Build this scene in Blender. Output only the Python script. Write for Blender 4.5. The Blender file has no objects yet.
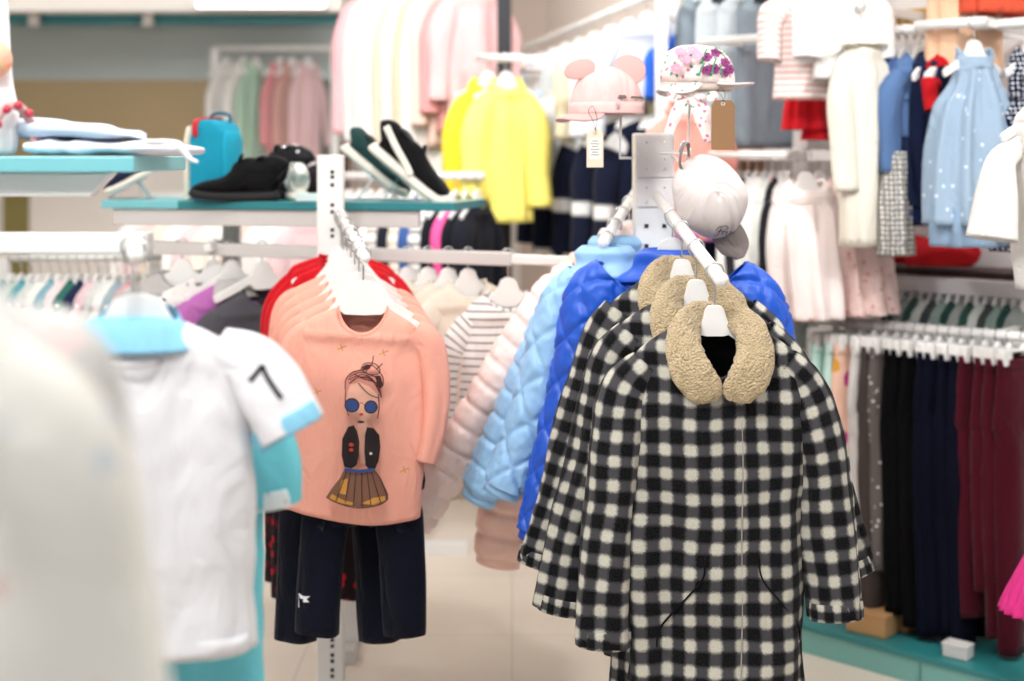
import bpy, bmesh, math, random
from mathutils import Vector, Matrix, noise
from mathutils.bvhtree import BVHTree
from mathutils import geometry
PI = math.pi
V = Vector
S_ = bpy.context.scene
COL = S_.collection
F_PX = 1400.0; HOR = 155.0; CAM_Z = 1.44
random.seed(7)

def P(px, py, Y):
    """world point at depth Y whose direction from the viewpoint is that of a measured point of the photograph"""
    return V(((px - 512.0) / F_PX * Y, Y, CAM_Z - (py - HOR) / F_PX * Y))

# ------------------------------------------------------------------ materials
class NT:
    def __init__(s, name):
        m = bpy.data.materials.new(name); m.use_nodes = True
        s.m = m; s.t = m.node_tree; s.b = s.t.nodes['Principled BSDF']
    def n(s, typ, **kw):
        x = s.t.nodes.new(typ)
        for k, v in kw.items():
            if k in x.inputs: x.inputs[k].default_value = v
            else: setattr(x, k, v)
        return x
    def l(s, a, b): s.t.links.new(a, b)
    def math(s, op, a, b=None, c=None):
        x = s.n('ShaderNodeMath', operation=op)
        for i, v in enumerate((a, b, c)):
            if v is None: continue
            if isinstance(v, (int, float)): x.inputs[i].default_value = v
            else: s.l(v, x.inputs[i])
        return x.outputs[0]
    def mix(s, fac, a, b):
        x = s.n('ShaderNodeMix', data_type='RGBA')
        for i, v in ((0, fac), (6, a), (7, b)):
            if isinstance(v, (int, float)): x.inputs[i].default_value = v
            elif isinstance(v, tuple): x.inputs[i].default_value = (v + (1,))[:4]
            else: s.l(v, x.inputs[i])
        return x.outputs[2]

def srgb(h):
    if isinstance(h, tuple): return h
    h = h.lstrip('#'); c = [int(h[i:i+2], 16) / 255 for i in (0, 2, 4)]
    return tuple(x / 12.92 if x <= .04045 else ((x + .055) / 1.055) ** 2.4 for x in c)

_mc = {}
def plain(h, rough=.5, metal=0, name=None, spec=.5, alpha=1, trans=0, emit=None, es=0):
    k = ('plain', h, rough, metal, name, alpha, trans, es)
    if k in _mc: return _mc[k]
    w = NT(name or 'surface'); c = srgb(h)
    nz = w.n('ShaderNodeTexNoise', Scale=14.0, Detail=3.0)
    w.l(w.mix(w.math('MULTIPLY', nz.outputs[0], .12), c, tuple(x * .8 for x in c)), w.b.inputs['Base Color'])
    w.b.inputs['Roughness'].default_value = rough; w.b.inputs['Metallic'].default_value = metal
    w.b.inputs['Specular IOR Level'].default_value = spec
    w.b.inputs['Alpha'].default_value = alpha; w.b.inputs['Transmission Weight'].default_value = trans
    if emit:
        w.b.inputs['Emission Color'].default_value = srgb(emit) + (1,); w.b.inputs['Emission Strength'].default_value = es
    _mc[k] = w.m; return w.m

def fabric(h, pat=None, h2=None, h3=None, sc=.05, rough=.9, sheen=.05, bump=.25, wscale=900, alpha=1, name='fabric', spec=.12, var=.12):
    """woven cloth; pattern in metres along the UVs of the garment"""
    k = ('fab', h, pat, h2, h3, sc, rough, sheen, bump, wscale, alpha)
    if k in _mc: return _mc[k]
    w = NT(name); c = srgb(h); c2 = srgb(h2) if h2 else None; c3 = srgb(h3) if h3 else None
    uv = w.n('ShaderNodeUVMap'); sp = w.n('ShaderNodeSeparateXYZ'); w.l(uv.outputs[0], sp.inputs[0])
    tc = w.n('ShaderNodeTexCoord')
    u, v = sp.outputs[0], sp.outputs[1]
    nz = w.n('ShaderNodeTexNoise', Scale=9.0, Detail=4.0); w.l(tc.outputs['Object'], nz.inputs[0])
    col = w.mix(w.math('MULTIPLY', nz.outputs[0], var * 2), c, tuple(x * .75 for x in c))
    def band(x, per, duty, soft, off=0.0):
        y = w.math('FRACT', w.math('ADD', w.math('DIVIDE', x, per), off))
        y = w.math('ABSOLUTE', w.math('SUBTRACT', y, .5))
        mr = w.n('ShaderNodeMapRange', interpolation_type='SMOOTHSTEP')
        w.l(y, mr.inputs[0]); mr.inputs[1].default_value = duty / 2 + soft; mr.inputs[2].default_value = duty / 2 - soft
        return mr.outputs[0]
    if pat == 'plaid':
        lw = w.n('ShaderNodeTexNoise', Scale=5.5, Detail=1.0); w.l(tc.outputs['Object'], lw.inputs[0]); lw2 = w.n('ShaderNodeTexNoise', Scale=6.5, Detail=1.0); w.l(uv.outputs[0], lw2.inputs[0])
        u = w.math('ADD', u, w.math('MULTIPLY', lw.outputs[0], .022)); v = w.math('ADD', v, w.math('MULTIPLY', lw2.outputs[0], .022))
        fz = w.n('ShaderNodeTexNoise', Scale=200.0, Detail=4.0, Roughness=.85); w.l(uv.outputs[0], fz.inputs[0])
        d = w.math('MULTIPLY', w.math('SUBTRACT', fz.outputs[0], .5), .011)
        fz2 = w.n('ShaderNodeTexNoise', Scale=310.0, Detail=3.0, Roughness=.8); w.l(uv.outputs[0], fz2.inputs[0])
        d2 = w.math('MULTIPLY', w.math('SUBTRACT', fz2.outputs[0], .5), .011)
        a = band(w.math('ADD', u, d), sc, .45, .11, .5); b = band(w.math('ADD', v, d2), sc, .45, .11)
        s = w.math('MULTIPLY', w.math('ADD', a, b), .5)
        r = w.n('ShaderNodeValToRGB'); w.l(s, r.inputs[0]); e = r.color_ramp.elements
        e[0].position = .08; e[0].color = c + (1,); e[1].position = .92; e[1].color = c3 + (1,)
        m = r.color_ramp.elements.new(.5); m.color = c2 + (1,)
        wool = w.n('ShaderNodeTexNoise', Scale=420.0, Detail=2.0); w.l(uv.outputs[0], wool.inputs[0])
        fz3 = w.n('ShaderNodeMapRange'); w.l(wool.outputs[0], fz3.inputs[0]); fz3.inputs[1].default_value = .42; fz3.inputs[2].default_value = .72; fz3.inputs[4].default_value = .30
        col = w.mix(fz3.outputs[0], r.outputs[0], (.06, .06, .06))
    elif pat in ('hstripe', 'vstripe'):
        a = band(v if pat == 'hstripe' else u, sc, .42, .03); col = w.mix(a, col, c2)
    elif pat == 'thinstripe': col = w.mix(band(v, sc, .20, .03, .3), col, c2)
    elif pat == 'grid':
        a = w.math('MAXIMUM', band(v, sc, .25, .05), band(u, sc, .25, .05)); col = w.mix(a, col, c2)
    elif pat == 'dots':
        vo = w.n('ShaderNodeTexVoronoi', Scale=1 / sc, Randomness=.25); vo.voronoi_dimensions = '2D'; w.l(uv.outputs[0], vo.inputs['Vector'])
        col = w.mix(w.math('LESS_THAN', vo.outputs['Distance'], .27), col, c2)
    elif pat == 'floral':
        vo = w.n('ShaderNodeTexVoronoi', Scale=1 / sc, Randomness=1.0); w.l(tc.outputs['Object'], vo.inputs['Vector'])
        s2 = w.n('ShaderNodeSeparateColor'); w.l(vo.outputs['Color'], s2.inputs[0])
        n2 = w.n('ShaderNodeTexNoise', Scale=2.5 / sc, Detail=2.0); w.l(tc.outputs['Object'], n2.inputs[0])
        f = w.math('LESS_THAN', w.math('ADD', vo.outputs['Distance'], w.math('MULTIPLY', n2.outputs[0], .5)), .55)
        col = w.mix(w.math('MULTIPLY', f, w.math('GREATER_THAN', s2.outputs[0], .45)), col, c2)
        if c3: col = w.mix(w.math('MULTIPLY', f, w.math('LESS_THAN', s2.outputs[1], .35)), col, c3)
    elif pat == 'sparkle':
        vo = w.n('ShaderNodeTexVoronoi', Scale=1 / sc, Randomness=1.0); w.l(tc.outputs['Object'], vo.inputs['Vector'])
        col = w.mix(w.math('LESS_THAN', vo.outputs['Distance'], .16), col, c2)
    elif pat == 'block':     # colour change below a length given by sc
        mr = w.math('GREATER_THAN', v, sc); col = w.mix(mr, col, c2)
    w.l(col, w.b.inputs['Base Color'])
    w.b.inputs['Roughness'].default_value = rough; w.b.inputs['Sheen Weight'].default_value = sheen
    w.b.inputs['Specular IOR Level'].default_value = spec; w.b.inputs['Alpha'].default_value = alpha
    bn = w.n('ShaderNodeTexNoise', Scale=float(wscale), Detail=2.0)
    w.l(uv.outputs[0], bn.inputs[0])
    bp = w.n('ShaderNodeBump', Strength=bump, Distance=.002); w.l(bn.outputs[0], bp.inputs['Height'])
    cr = w.n('ShaderNodeTexNoise', Scale=11.0, Detail=3.0, Roughness=.55, Distortion=1.1); mp = w.n('ShaderNodeMapping'); mp.inputs['Scale'].default_value = (1.5, .7, 1)
    w.l(uv.outputs[0], mp.inputs[0]); w.l(mp.outputs[0], cr.inputs[0])
    b2 = w.n('ShaderNodeBump', Strength=.15 if rough < .5 else .55, Distance=.018); w.l(cr.outputs[0], b2.inputs['Height']); w.l(bp.outputs[0], b2.inputs['Normal']); w.l(b2.outputs[0], w.b.inputs['Normal'])
    _mc[k] = w.m; return w.m

def sherpa(h):
    w = NT('sherpa_fleece'); c = srgb(h); tc = w.n('ShaderNodeTexCoord')
    vo = w.n('ShaderNodeTexVoronoi', Scale=230.0); w.l(tc.outputs['Object'], vo.inputs['Vector'])
    nz = w.n('ShaderNodeTexNoise', Scale=60.0, Detail=4.0); w.l(tc.outputs['Object'], nz.inputs[0])
    f = w.math('MULTIPLY', w.math('ADD', vo.outputs['Distance'], nz.outputs[0]), .62)
    w.l(w.mix(f, c, tuple(x * .55 for x in c)), w.b.inputs['Base Color'])
    bp = w.n('ShaderNodeBump', Strength=.9, Distance=.006, invert=True); w.l(vo.outputs['Distance'], bp.inputs['Height']); w.l(bp.outputs[0], w.b.inputs['Normal'])
    w.b.inputs['Roughness'].default_value = 1; w.b.inputs['Sheen Weight'].default_value = .3; w.b.inputs['Specular IOR Level'].default_value = .1
    return w.m

# ------------------------------------------------------------------ geometry
class M:
    def __init__(s): s.v = []; s.f = []; s.uv = []; s.mi = []
    def add(s, o, mi=0):
        b = len(s.v); s.v += o.v; s.f += [tuple(i + b for i in f) for f in o.f]; s.uv += o.uv; s.mi += [mi] * len(o.f); return s
    def xf(s, mat): s.v = [mat @ p for p in s.v]; return s
    def mv(s, x, y, z): s.v = [p + V((x, y, z)) for p in s.v]; return s
    def bvh(s): return BVHTree.FromPolygons(s.v, s.f)

def catmull(pts, k):
    n = len(pts); out = []
    for j in range(k):
        t = j / (k - 1) * (n - 1); i = min(int(t), n - 2); u = t - i
        p0 = pts[max(i - 1, 0)]; p1 = pts[i]; p2 = pts[i + 1]; p3 = pts[min(i + 2, n - 1)]
        out.append(.5 * ((2 * p1) + (p2 - p0) * u + (2 * p0 - 5 * p1 + 4 * p2 - p3) * u * u + (3 * p1 - p0 - 3 * p2 + p3) * u ** 3))
    return out

def sweep(path, rx, ry, hint=(1, 0, 0), nu=24, nv=24, pw=1.0, disp=None, post=None, cap=(1, 1), smooth=True):
    path = [V(p) for p in path]; n = len(path)
    if not isinstance(rx, (list, tuple)): rx = [rx] * n
    if not isinstance(ry, (list, tuple)): ry = [ry] * n
    if smooth:
        C = catmull(path, nv); RX = catmull(list(rx), nv); RY = catmull(list(ry), nv)
    else: C, RX, RY = path, list(rx), list(ry); nv = n
    m = M(); h = V(hint).normalized(); uvr = []; L = 0
    def sg(a): return math.copysign(abs(a) ** pw, a)
    for j in range(nv):
        T = (C[min(j + 1, nv - 1)] - C[max(j - 1, 0)])
        T = T.normalized() if T.length > 1e-9 else V((0, 0, -1))
        Sx = (h - T * h.dot(T)); Sx = Sx.normalized() if Sx.length > 1e-6 else T.orthogonal().normalized()
        Fy = T.cross(Sx)
        if j: L += (C[j] - C[j - 1]).length
        a_, b_ = max(RX[j], 1e-4), max(RY[j], 1e-4)
        ring = []
        for i in range(nu):
            ang = -PI + 2 * PI * i / nu
            ring.append((ang, sg(math.sin(ang)) * a_, sg(math.cos(ang)) * b_))
        # arc length from the front centre
        arc = [0] * (nu + 1); mid = nu // 2
        for i in range(mid + 1, nu + 1):
            q, r = ring[i % nu], ring[i - 1]; arc[i] = arc[i - 1] + math.hypot(q[1] - r[1], q[2] - r[2])
        for i in range(mid - 1, -1, -1):
            q, r = ring[i], ring[i + 1]; arc[i] = arc[i + 1] - math.hypot(q[1] - r[1], q[2] - r[2])
        uvr.append((arc, L))
        t = j / (nv - 1)
        for i, (ang, x, y) in enumerate(ring):
            p = C[j] + Sx * x + Fy * y
            if disp:
                nr = (Sx * (math.sin(ang) / a_) + Fy * (math.cos(ang) / b_)); nr.normalize()
                p = p + nr * disp(ang, arc[i], L, t)
            if post: p = post(p, ang, t)
            m.v.append(p)
    for j in range(nv - 1):
        for i in range(nu):
            k = (i + 1) % nu
            m.f.append((j * nu + i, (j + 1) * nu + i, (j + 1) * nu + k, j * nu + k)); m.mi.append(0)
            a0, l0 = uvr[j]; a1, l1 = uvr[j + 1]
            m.uv += [(a0[i], l0), (a1[i], l1), (a1[i + 1], l1), (a0[i + 1], l0)]
    for e, j in ((0, 0), (1, nv - 1)):
        if cap[e]:
            c = V((0, 0, 0))
            for i in range(nu): c += m.v[j * nu + i]
            m.v.append(c / nu); ci = len(m.v) - 1
            for i in range(nu):
                k = (i + 1) % nu
                m.f.append((ci, j * nu + i, j * nu + k) if e == 0 else (ci, j * nu + k, j * nu + i)); m.mi.append(0)
                m.uv += [(0, uvr[j][1])] * 3
    return m

def tube(path, r, nu=10, nv=None, hint=(1, 0, 0), smooth=True):
    path = [V(p) for p in path]
    d = path[-1] - path[0]
    if d.length > 1e-9 and abs(d.normalized().dot(V(hint))) > .95: hint = (0, 0, 1) if abs(d.normalized().z) < .9 else (0, 1, 0)
    return sweep(path, r, r, hint=hint, nu=nu, nv=nv or max(2, len(path) * 4), smooth=smooth)
def bar(a, b, w, h=None):          # rectangular bar between two points
    a, b = V(a), V(b); h = h or w; d = (b - a).normalized()
    up = V((0, 0, 1)) if abs(d.z) < .9 else V((0, 1, 0))
    s = d.cross(up).normalized(); u = s.cross(d)
    m = M(); 
    for q in (a, b):
        for sx, sy in ((-1, -1), (1, -1), (1, 1), (-1, 1)): m.v.append(q + s * sx * w / 2 + u * sy * h / 2)
    for f in ((0, 1, 2, 3), (7, 6, 5, 4), (0, 4, 5, 1), (1, 5, 6, 2), (2, 6, 7, 3), (3, 7, 4, 0)):
        m.f.append(f); m.uv += [(0, 0), (1, 0), (1, 1), (0, 1)]; m.mi.append(0)
    return m
def box(c, sx, sy, sz, rz=0):
    m = M(); c = V(c); R = Matrix.Rotation(rz, 3, 'Z')
    for z in (-1, 1):
        for x, y in ((-1, -1), (1, -1), (1, 1), (-1, 1)): m.v.append(c + R @ V((x * sx / 2, y * sy / 2, z * sz / 2)))
    for f in ((3, 2, 1, 0), (4, 5, 6, 7), (0, 1, 5, 4), (1, 2, 6, 5), (2, 3, 7, 6), (3, 0, 4, 7)):
        m.f.append(f); m.uv += [(0, 0), (1, 0), (1, 1), (0, 1)]; m.mi.append(0)
    return m
def plate(poly, th, axis='y'):     # outline in x,z (or x,y) given a thickness
    m = M(); n = len(poly)
    for s in (-1, 1):
        for a, b in poly: m.v.append(V((a, s * th / 2, b)) if axis == 'y' else V((a, b, s * th / 2)))
    tris = geometry.tessellate_polygon([[V((a, b, 0)) for a, b in poly]])
    for t in tris:
        for q in (t, tuple(n + i for i in reversed(t))):
            m.f.append(tuple(q)); m.uv += [(m.v[i].x, m.v[i].z) for i in q]; m.mi.append(0)
    for i in range(n):
        k = (i + 1) % n; q = (i, k, n + k, n + i); m.f.append(q); m.uv += [(m.v[j].x, m.v[j].z) for j in q]; m.mi.append(0)
    return m
def blob(c, rx, ry, rz, nu=16, nv=10, disp=None):
    pts = []; rr = []; ss = []
    for j in range(nv + 1):
        a = PI * j / nv; pts.append(V(c) + V((0, 0, rz * math.cos(a)))); rr.append(max(rx * math.sin(a), 1e-4)); ss.append(max(ry * math.sin(a), 1e-4))
    return sweep(pts, rr, ss, nu=nu, smooth=False, cap=(0, 0), disp=disp)

def obj(name, m, mats, parent=None, smooth=True, bevel=0, solid=0, sub=0, loc=None, rz=None, fix=True):
    me = bpy.data.meshes.new(name); me.from_pydata([tuple(p) for p in m.v], [], m.f)
    uvl = me.uv_layers.new(name='UVMap')
    if len(m.uv) == len(me.loops):
        flat = [c for p in m.uv for c in p]; uvl.data.foreach_set('uv', flat)
    for mt in (mats if isinstance(mats, (list, tuple)) else [mats]): me.materials.append(mt)
    if any(m.mi): me.polygons.foreach_set('material_index', m.mi)
    if fix:
        bm = bmesh.new(); bm.from_mesh(me); bmesh.ops.recalc_face_normals(bm, faces=bm.faces); bm.to_mesh(me); bm.free()
    if smooth: me.polygons.foreach_set('use_smooth', [True] * len(me.polygons))
    me.update()
    o = bpy.data.objects.new(name, me); COL.objects.link(o)
    if parent: o.parent = parent
    if loc is not None: o.location = loc
    if rz is not None: o.rotation_euler = (0, 0, rz)
    if bevel:
        b = o.modifiers.new('bevel', 'BEVEL'); b.width = bevel; b.segments = 2; b.limit_method = 'ANGLE'; b.angle_limit = .7; b.harden_normals = False
    if solid:
        b = o.modifiers.new('solid', 'SOLIDIFY'); b.thickness = solid; b.offset = -1
    if sub:
        b = o.modifiers.new('sub', 'SUBSURF'); b.levels = sub; b.render_levels = sub
    return o

def thing(name, label, cat, loc=(0, 0, 0), rz=0, group=None):
    o = bpy.data.objects.new(name, None); COL.objects.link(o); o.empty_display_size = .05
    o.location = loc; o.rotation_euler = (0, 0, rz); return tag(o, label, cat, group)
def tag(o, label, cat, group=None, kind=None):
    o['label'] = label; o['category'] = cat
    if group: o['group'] = group
    if kind: o['kind'] = kind
    return o
def struct(name, m, mt, label=None, **kw):
    o = obj(name, m, mt, **kw); o['kind'] = 'structure'
    if label: o['label'] = label
    return o
KIDS = {}
def copy_tree(root, loc, rz, label, group=None, cat=None):
    r = root.copy(); COL.objects.link(r); r.location = loc; r.rotation_euler = (0, 0, rz); r['label'] = label
    if cat: r['category'] = cat
    if group: r['group'] = group
    for ch in root.children:
        c = ch.copy(); COL.objects.link(c); c.parent = r
        for g in ch.children:
            d = g.copy(); COL.objects.link(d); d.parent = c
    return r

def decal(polys, bvh, direc=(0, 1, 0), off=.0012, step=.008):
    """printed shapes laid on a cloth surface: list of (material index, [(x, z)...]) in the part's own x,z"""
    out = M(); D = V(direc)
    for k, (mi, poly) in enumerate(polys):
        bm = bmesh.new(); vs = [bm.verts.new((a, 0, b)) for a, b in poly]
        try: bm.faces.new(vs)
        except Exception: bm.free(); continue
        bmesh.ops.triangulate(bm, faces=bm.faces)
        for _ in range(4):
            es = [e for e in bm.edges if e.calc_length() > step]
            if not es: break
            bmesh.ops.subdivide_edges(bm, edges=es, cuts=1); bmesh.ops.triangulate(bm, faces=bm.faces)
        base = len(out.v); lasty = -.05
        for v in bm.verts:
            h = bvh.ray_cast(V((v.co.x, -1, v.co.z)), D)
            y = h[0].y if h[0] else lasty
            lasty = y
            out.v.append(V((v.co.x, y - off - k * .00018, v.co.z)))
        bm.verts.index_update()
        for f in bm.faces:
            out.f.append(tuple(base + v.index for v in f.verts)); out.uv += [(v.co.x, v.co.z) for v in f.verts]; out.mi.append(mi)
        bm.free()
    return out
def disc(cx, cz, rx, rz=None, n=20, a0=0): 
    rz = rz or rx; return [(cx + rx * math.cos(2 * PI * i / n + a0), cz + rz * math.sin(2 * PI * i / n + a0)) for i in range(n)]
def stroke(pts, w):                # a drawn line as an outline
    pts = [V((a, b, 0)) for a, b in pts]; pts = catmull(pts, max(2, len(pts) * 4)) if len(pts) > 2 else pts
    L, R = [], []
    for i, p in enumerate(pts):
        t = pts[min(i + 1, len(pts) - 1)] - pts[max(i - 1, 0)]
        if t.length < 1e-9: t = V((1, 0, 0))
        t.normalize(); n = V((-t.y, t.x, 0)); ww = w / 2
        L.append(((p + n * ww).x, (p + n * ww).y)); R.append(((p - n * ww).x, (p - n * ww).y))
    return [L[i:i + 2] + R[i:i + 2][::-1] for i in range(len(pts) - 1)]

# ------------------------------------------------------------------ shared materials
WHITE = plain('#F1F0EE', .35, name='white_plastic'); WIRE = plain('#D9D9D9', .25, 1, name='steel_wire')
ENAMEL = plain('#EDECEA', .35, name='white_enamel'); GREYEN = plain('#CFCBC8', .4, name='light_grey_enamel')
TEAL = plain('#2F7F86', .3, name='teal_board'); LTEAL = plain('#7CC3CB', .35, name='light_teal_board')
DARK = plain('#15151A', .5, name='black_plastic')

# ------------------------------------------------------------------ hangers
def hanger_mesh(w=.17, drop=.05, th=.011, hk=.06, plate_w=.026, low=0):
    z0 = -hk
    half = [(0, z0 + .012), (.008, z0 + .011), (plate_w * .75, z0 + .004), (plate_w, z0 - .012), (plate_w + .008, z0 - .026),
            (w * .6, z0 - .03 - drop * .45), (w * .95, z0 - .03 - drop * .95), (w, z0 - .034 - drop), (w - .004, z0 - .05 - drop),
            (w * .9, z0 - .048 - drop), (w * .5, z0 - .048 - drop * .42), (plate_w + .012, z0 - .05), (plate_w * .9, z0 - .064), (.0, z0 - .066)]
    if low: half = [(0, z0 - .002), (.012, z0 - .003), (plate_w * .8, z0 - .010), (plate_w, z0 - .026), (plate_w + .004, z0 - .036), (w * .6, z0 - .05 - drop * .6), (w, z0 - .055 - drop), (w, z0 - .07 - drop), (w * .5, z0 - .068 - drop * .5), (plate_w + .004, z0 - .058), (plate_w * .8, z0 - .060), (0, z0 - .060)]
    return plate(half + [(-a, b) for a, b in reversed(half[1:-1])], th)
def hook_mesh(hk=.06, r=.0019, R=.0165):
    z1 = -hk - .01
    pts = [(R * .85, 0, -.010), (R, 0, 0), (R * .72, 0, R * .72), (0, 0, R), (-R * .72, 0, R * .72), (-R, 0, 0), (-R * .72, 0, -R * .8), (-.001, 0, -R * 1.5), (0, 0, -R * 2), (0, 0, z1)]
    return tube(pts, r, nu=6, nv=30, hint=(0, 1, 0))
_hc = {}
def hanger(loc, rz, label, group, w=.17, drop=.05, hk=.06, mat=None, pw=.026, low=0):
    k = (w, drop, hk, mat.name if mat else 0, pw, low)
    if k in _hc: return copy_tree(_hc[k], loc, rz, label, group)
    t = thing('clothes_hanger', label, 'hanger', loc, rz, group)
    o = obj('hanger_body', hanger_mesh(w, drop, .011, hk, pw, low), mat or WHITE, t, bevel=.003, smooth=False); obj('hook', hook_mesh(hk), WIRE, t)
    _hc[k] = t; return t
def clip_hanger(loc, rz, label, group, w=.11, hk=.06, mat=None):
    k = ('clip', w, hk, mat.name if mat else 0)
    if k in _hc: return copy_tree(_hc[k], loc, rz, label, group)
    t = thing('clip_hanger', label, 'hanger', loc, rz, group)
    m = tube([(-w, 0, -hk - .004), (w, 0, -hk - .004)], .006, hint=(0, 0, 1)); m.add(blob((0, 0, -hk), .016, .009, .016))
    obj('crossbar', m, mat or WHITE, t)
    obj('hook', hook_mesh(hk), WIRE, t)
    for s in (-1, 1):
        c = plate([(-.016, .016), (.016, .016), (.019, -.006), (.014, -.03), (-.014, -.03), (-.019, -.006)], .030).mv(s * w * .82, 0, -hk - .012)
        obj('clip', c, mat or WHITE, t, bevel=.004, smooth=False)
    _hc[k] = t; return t

# ------------------------------------------------------------------ garments
def folds(amp=.004, n=5, ph=0, start=.25, rnd=.004, fn=3.0):
    def d(ang, u, v, t):
        g = max(0, min(1, (t - start) / .5))
        return amp * g * (math.sin(n * ang + ph + 1.3 * math.sin(2.1 * v * fn + ph)) + .5 * math.sin((n * 2 - 1) * ang + ph * 2.3)) + rnd * noise.noise(V((u * 9 + ph * 7, v * 7, ph))) + .9 * amp * g * noise.noise(V((u * 17, v * 3.2, ph + 5))) + .35 * rnd * noise.noise(V((u * 30 + v * 12, v * 24, ph + 9)))
    return d
def puffer(base, kind='band', s=.055, depth=.011, width=.020):
    def d(ang, u, v, t):
        if kind == 'band': q = abs(((v / s) % 1) - .5) * 2; seam = 1 - q   # seam at frac .5
        else:
            a = ((u + v) / (s * 1.41)) % 1; b = ((u - v) / (s * 1.41)) % 1
            q = max(abs(a - .5), abs(b - .5)) * 2; seam = 1 - q
        return base(ang, u, v, t) + depth * (min(1, max(0, seam) * s / width / 1.1) ** .5 - 1) + .0035 * noise.noise(V((u * 30, v * 30, 2.2))) + .003 * noise.noise(V((u * 90, v * 60, 5.2)))
    return d
def torso(top=-.075, nw=.06, sw=.15, drop=.045, cw=None, hw=None, L=.5, d=.05, scf=.05, scb=.008, disp=None, nu=56, nv=56, pw=.8, waist=None, lean=0, hc=0):
    cw = cw or sw + .005; hw = hw or cw + .01; zt = top
    sec = [(zt, nw, .026), (zt - drop * .33, nw + (sw - nw) * .36, .030), (zt - drop * .7, nw + (sw - nw) * .72, .034), (zt - drop, sw - .012, .038), (zt - drop - .014, sw - .003, .042), (zt - drop - .04, (sw + cw) / 2, .8 * d),
           (zt - drop - .10, cw, d), (zt - .5 * L, waist or (cw + hw) / 2, d), (zt - .75 * L, ((waist or cw) + hw) / 2, d * 1.02), (zt - L, hw, d * 1.05)]
    def post(p, ang, t):
        x = p.x
        if t < .5 and abs(x) < nw * .995:
            c = math.sqrt(max(0, 1 - (x / nw) ** 2)); fr = math.cos(ang) > 0
            zl = zt - (scf if fr else scb) * c
            if p.z > zl: p = V((p.x, p.y, zl))
        if hc and t > .75: p = V((p.x, p.y, p.z - hc * (t - .75) * 4 * (1 - min(1, (p.x / hw) ** 2))))
        return p
    return sweep([(lean * (zt - a) / L, 0, a) for a, _, _ in sec], [b for _, b, _ in sec], [c for _, _, c in sec], nu=nu, nv=nv, pw=pw, disp=disp or folds(), post=post, cap=(0, 0))
def neckband(top=-.075, nw=.06, scf=.05, scb=.008, r=.006, h=1.0):
    pts = []
    for i in range(33):
        a = 2 * PI * i / 32; x = nw * math.sin(a); c = math.cos(a)
        z = top - (scf if c > 0 else scb) * abs(c); pts.append((x * .98, -.027 * c, z + .002))
    return sweep(pts, r, r * .5, hint=(0, 0, 1), nu=8, nv=64, cap=(0, 0))
def sleeve(s, sw, z0, pts=None, L=.4, flare=.05, r=(.058, .05, .042, .038), ry=None, disp=None, y=0, nv=40, yb=0, nu=28):
    if pts is None:
        pts = [(sw - .045, y, z0 - .018), (sw - .006, y, z0 - .055), (sw + .02 + flare * .35, y - .005, z0 - .35 * L), (sw + .02 + flare * .7, y - .012 + yb * .5, z0 - .7 * L), (sw + .02 + flare, y - .02 + yb, z0 - L)]
        r = (r[0] * .62, r[0] * .85, (r[0] + r[1]) / 2, r[2], r[3])
    pts = [(s * a, b, c) for a, b, c in pts]
    ry = ry or [x * .72 for x in r]
    return sweep(pts, list(r), list(ry), nu=nu, nv=nv, disp=disp or folds(.003, 3, s * 2 + L, .1), cap=(0, 0), pw=.9)

_gc = {}
def top_garment(loc, rz, label, group, mat, key=None, cat='shirt', name='shirt', sw=.15, L=.5, nw=.055, drop=.045, cw=None, hw=None, d=.045, scf=.045,
                SL=.4, flare=.03, sr=(.055, .045, .038, .034), smat=None, band=None, bandmat=None, sleeves=True, top=-.075, ph=None, fold=.005, nf=5, collar=None, lean=0, low=True, hem=None):
    """a simple hanging top or dress: body, sleeves, neckband"""
    if key and key in _gc: return copy_tree(_gc[key], loc, rz, label, group, cat)
    ph = random.random() * 6 if ph is None else ph
    t = thing(name, label, cat, loc, rz, group)
    nv, nu = (36, 40) if low else (56, 56)
    b = torso(top, nw, sw, drop, cw, hw, L, d, scf, disp=folds(fold, nf, ph), nu=nu, nv=nv, lean=lean)
    obj('garment_body', b, mat, t, solid=.002)
    if sleeves:
        for s in (-1, 1): obj('sleeve', sleeve(s, sw, top - drop, L=SL, flare=flare, r=sr, disp=folds(.003, 3, ph + s), nv=24 if low else 40, nu=20), smat or mat, t, solid=.002)
    obj('neck_band', neckband(top, nw, scf), bandmat or mat, t)
    if collar: obj('collar', collar_ring(top, nw), collar, t, solid=.002)
    if hem:
        hz = top - L; obj('hem_trim', sweep([(lean, 0, hz + .02), (lean, 0, hz - .006)], [(hw or (cw or sw + .005) + .01) + .004] * 2, [d * 1.05 + .004] * 2, nu=40, nv=3, pw=.8, cap=(0, 0)), hem, t, solid=.002)
    if key: _gc[key] = t
    return t
def collar_ring(top=-.075, nw=.06, h=.04, out=.03):
    pts = [(0, 0, top + .012), (0, 0, top + .004), (0, -.002, top - .016), (0, -.004, top - h)]
    return sweep(pts, [nw * .8, nw * .95, nw + out * .6, nw + out], [.028, .034, .044, .055], nu=36, nv=12, pw=.9, cap=(0, 0), disp=lambda a, u, v, t: .003 * math.sin(5 * a) * t)

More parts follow.
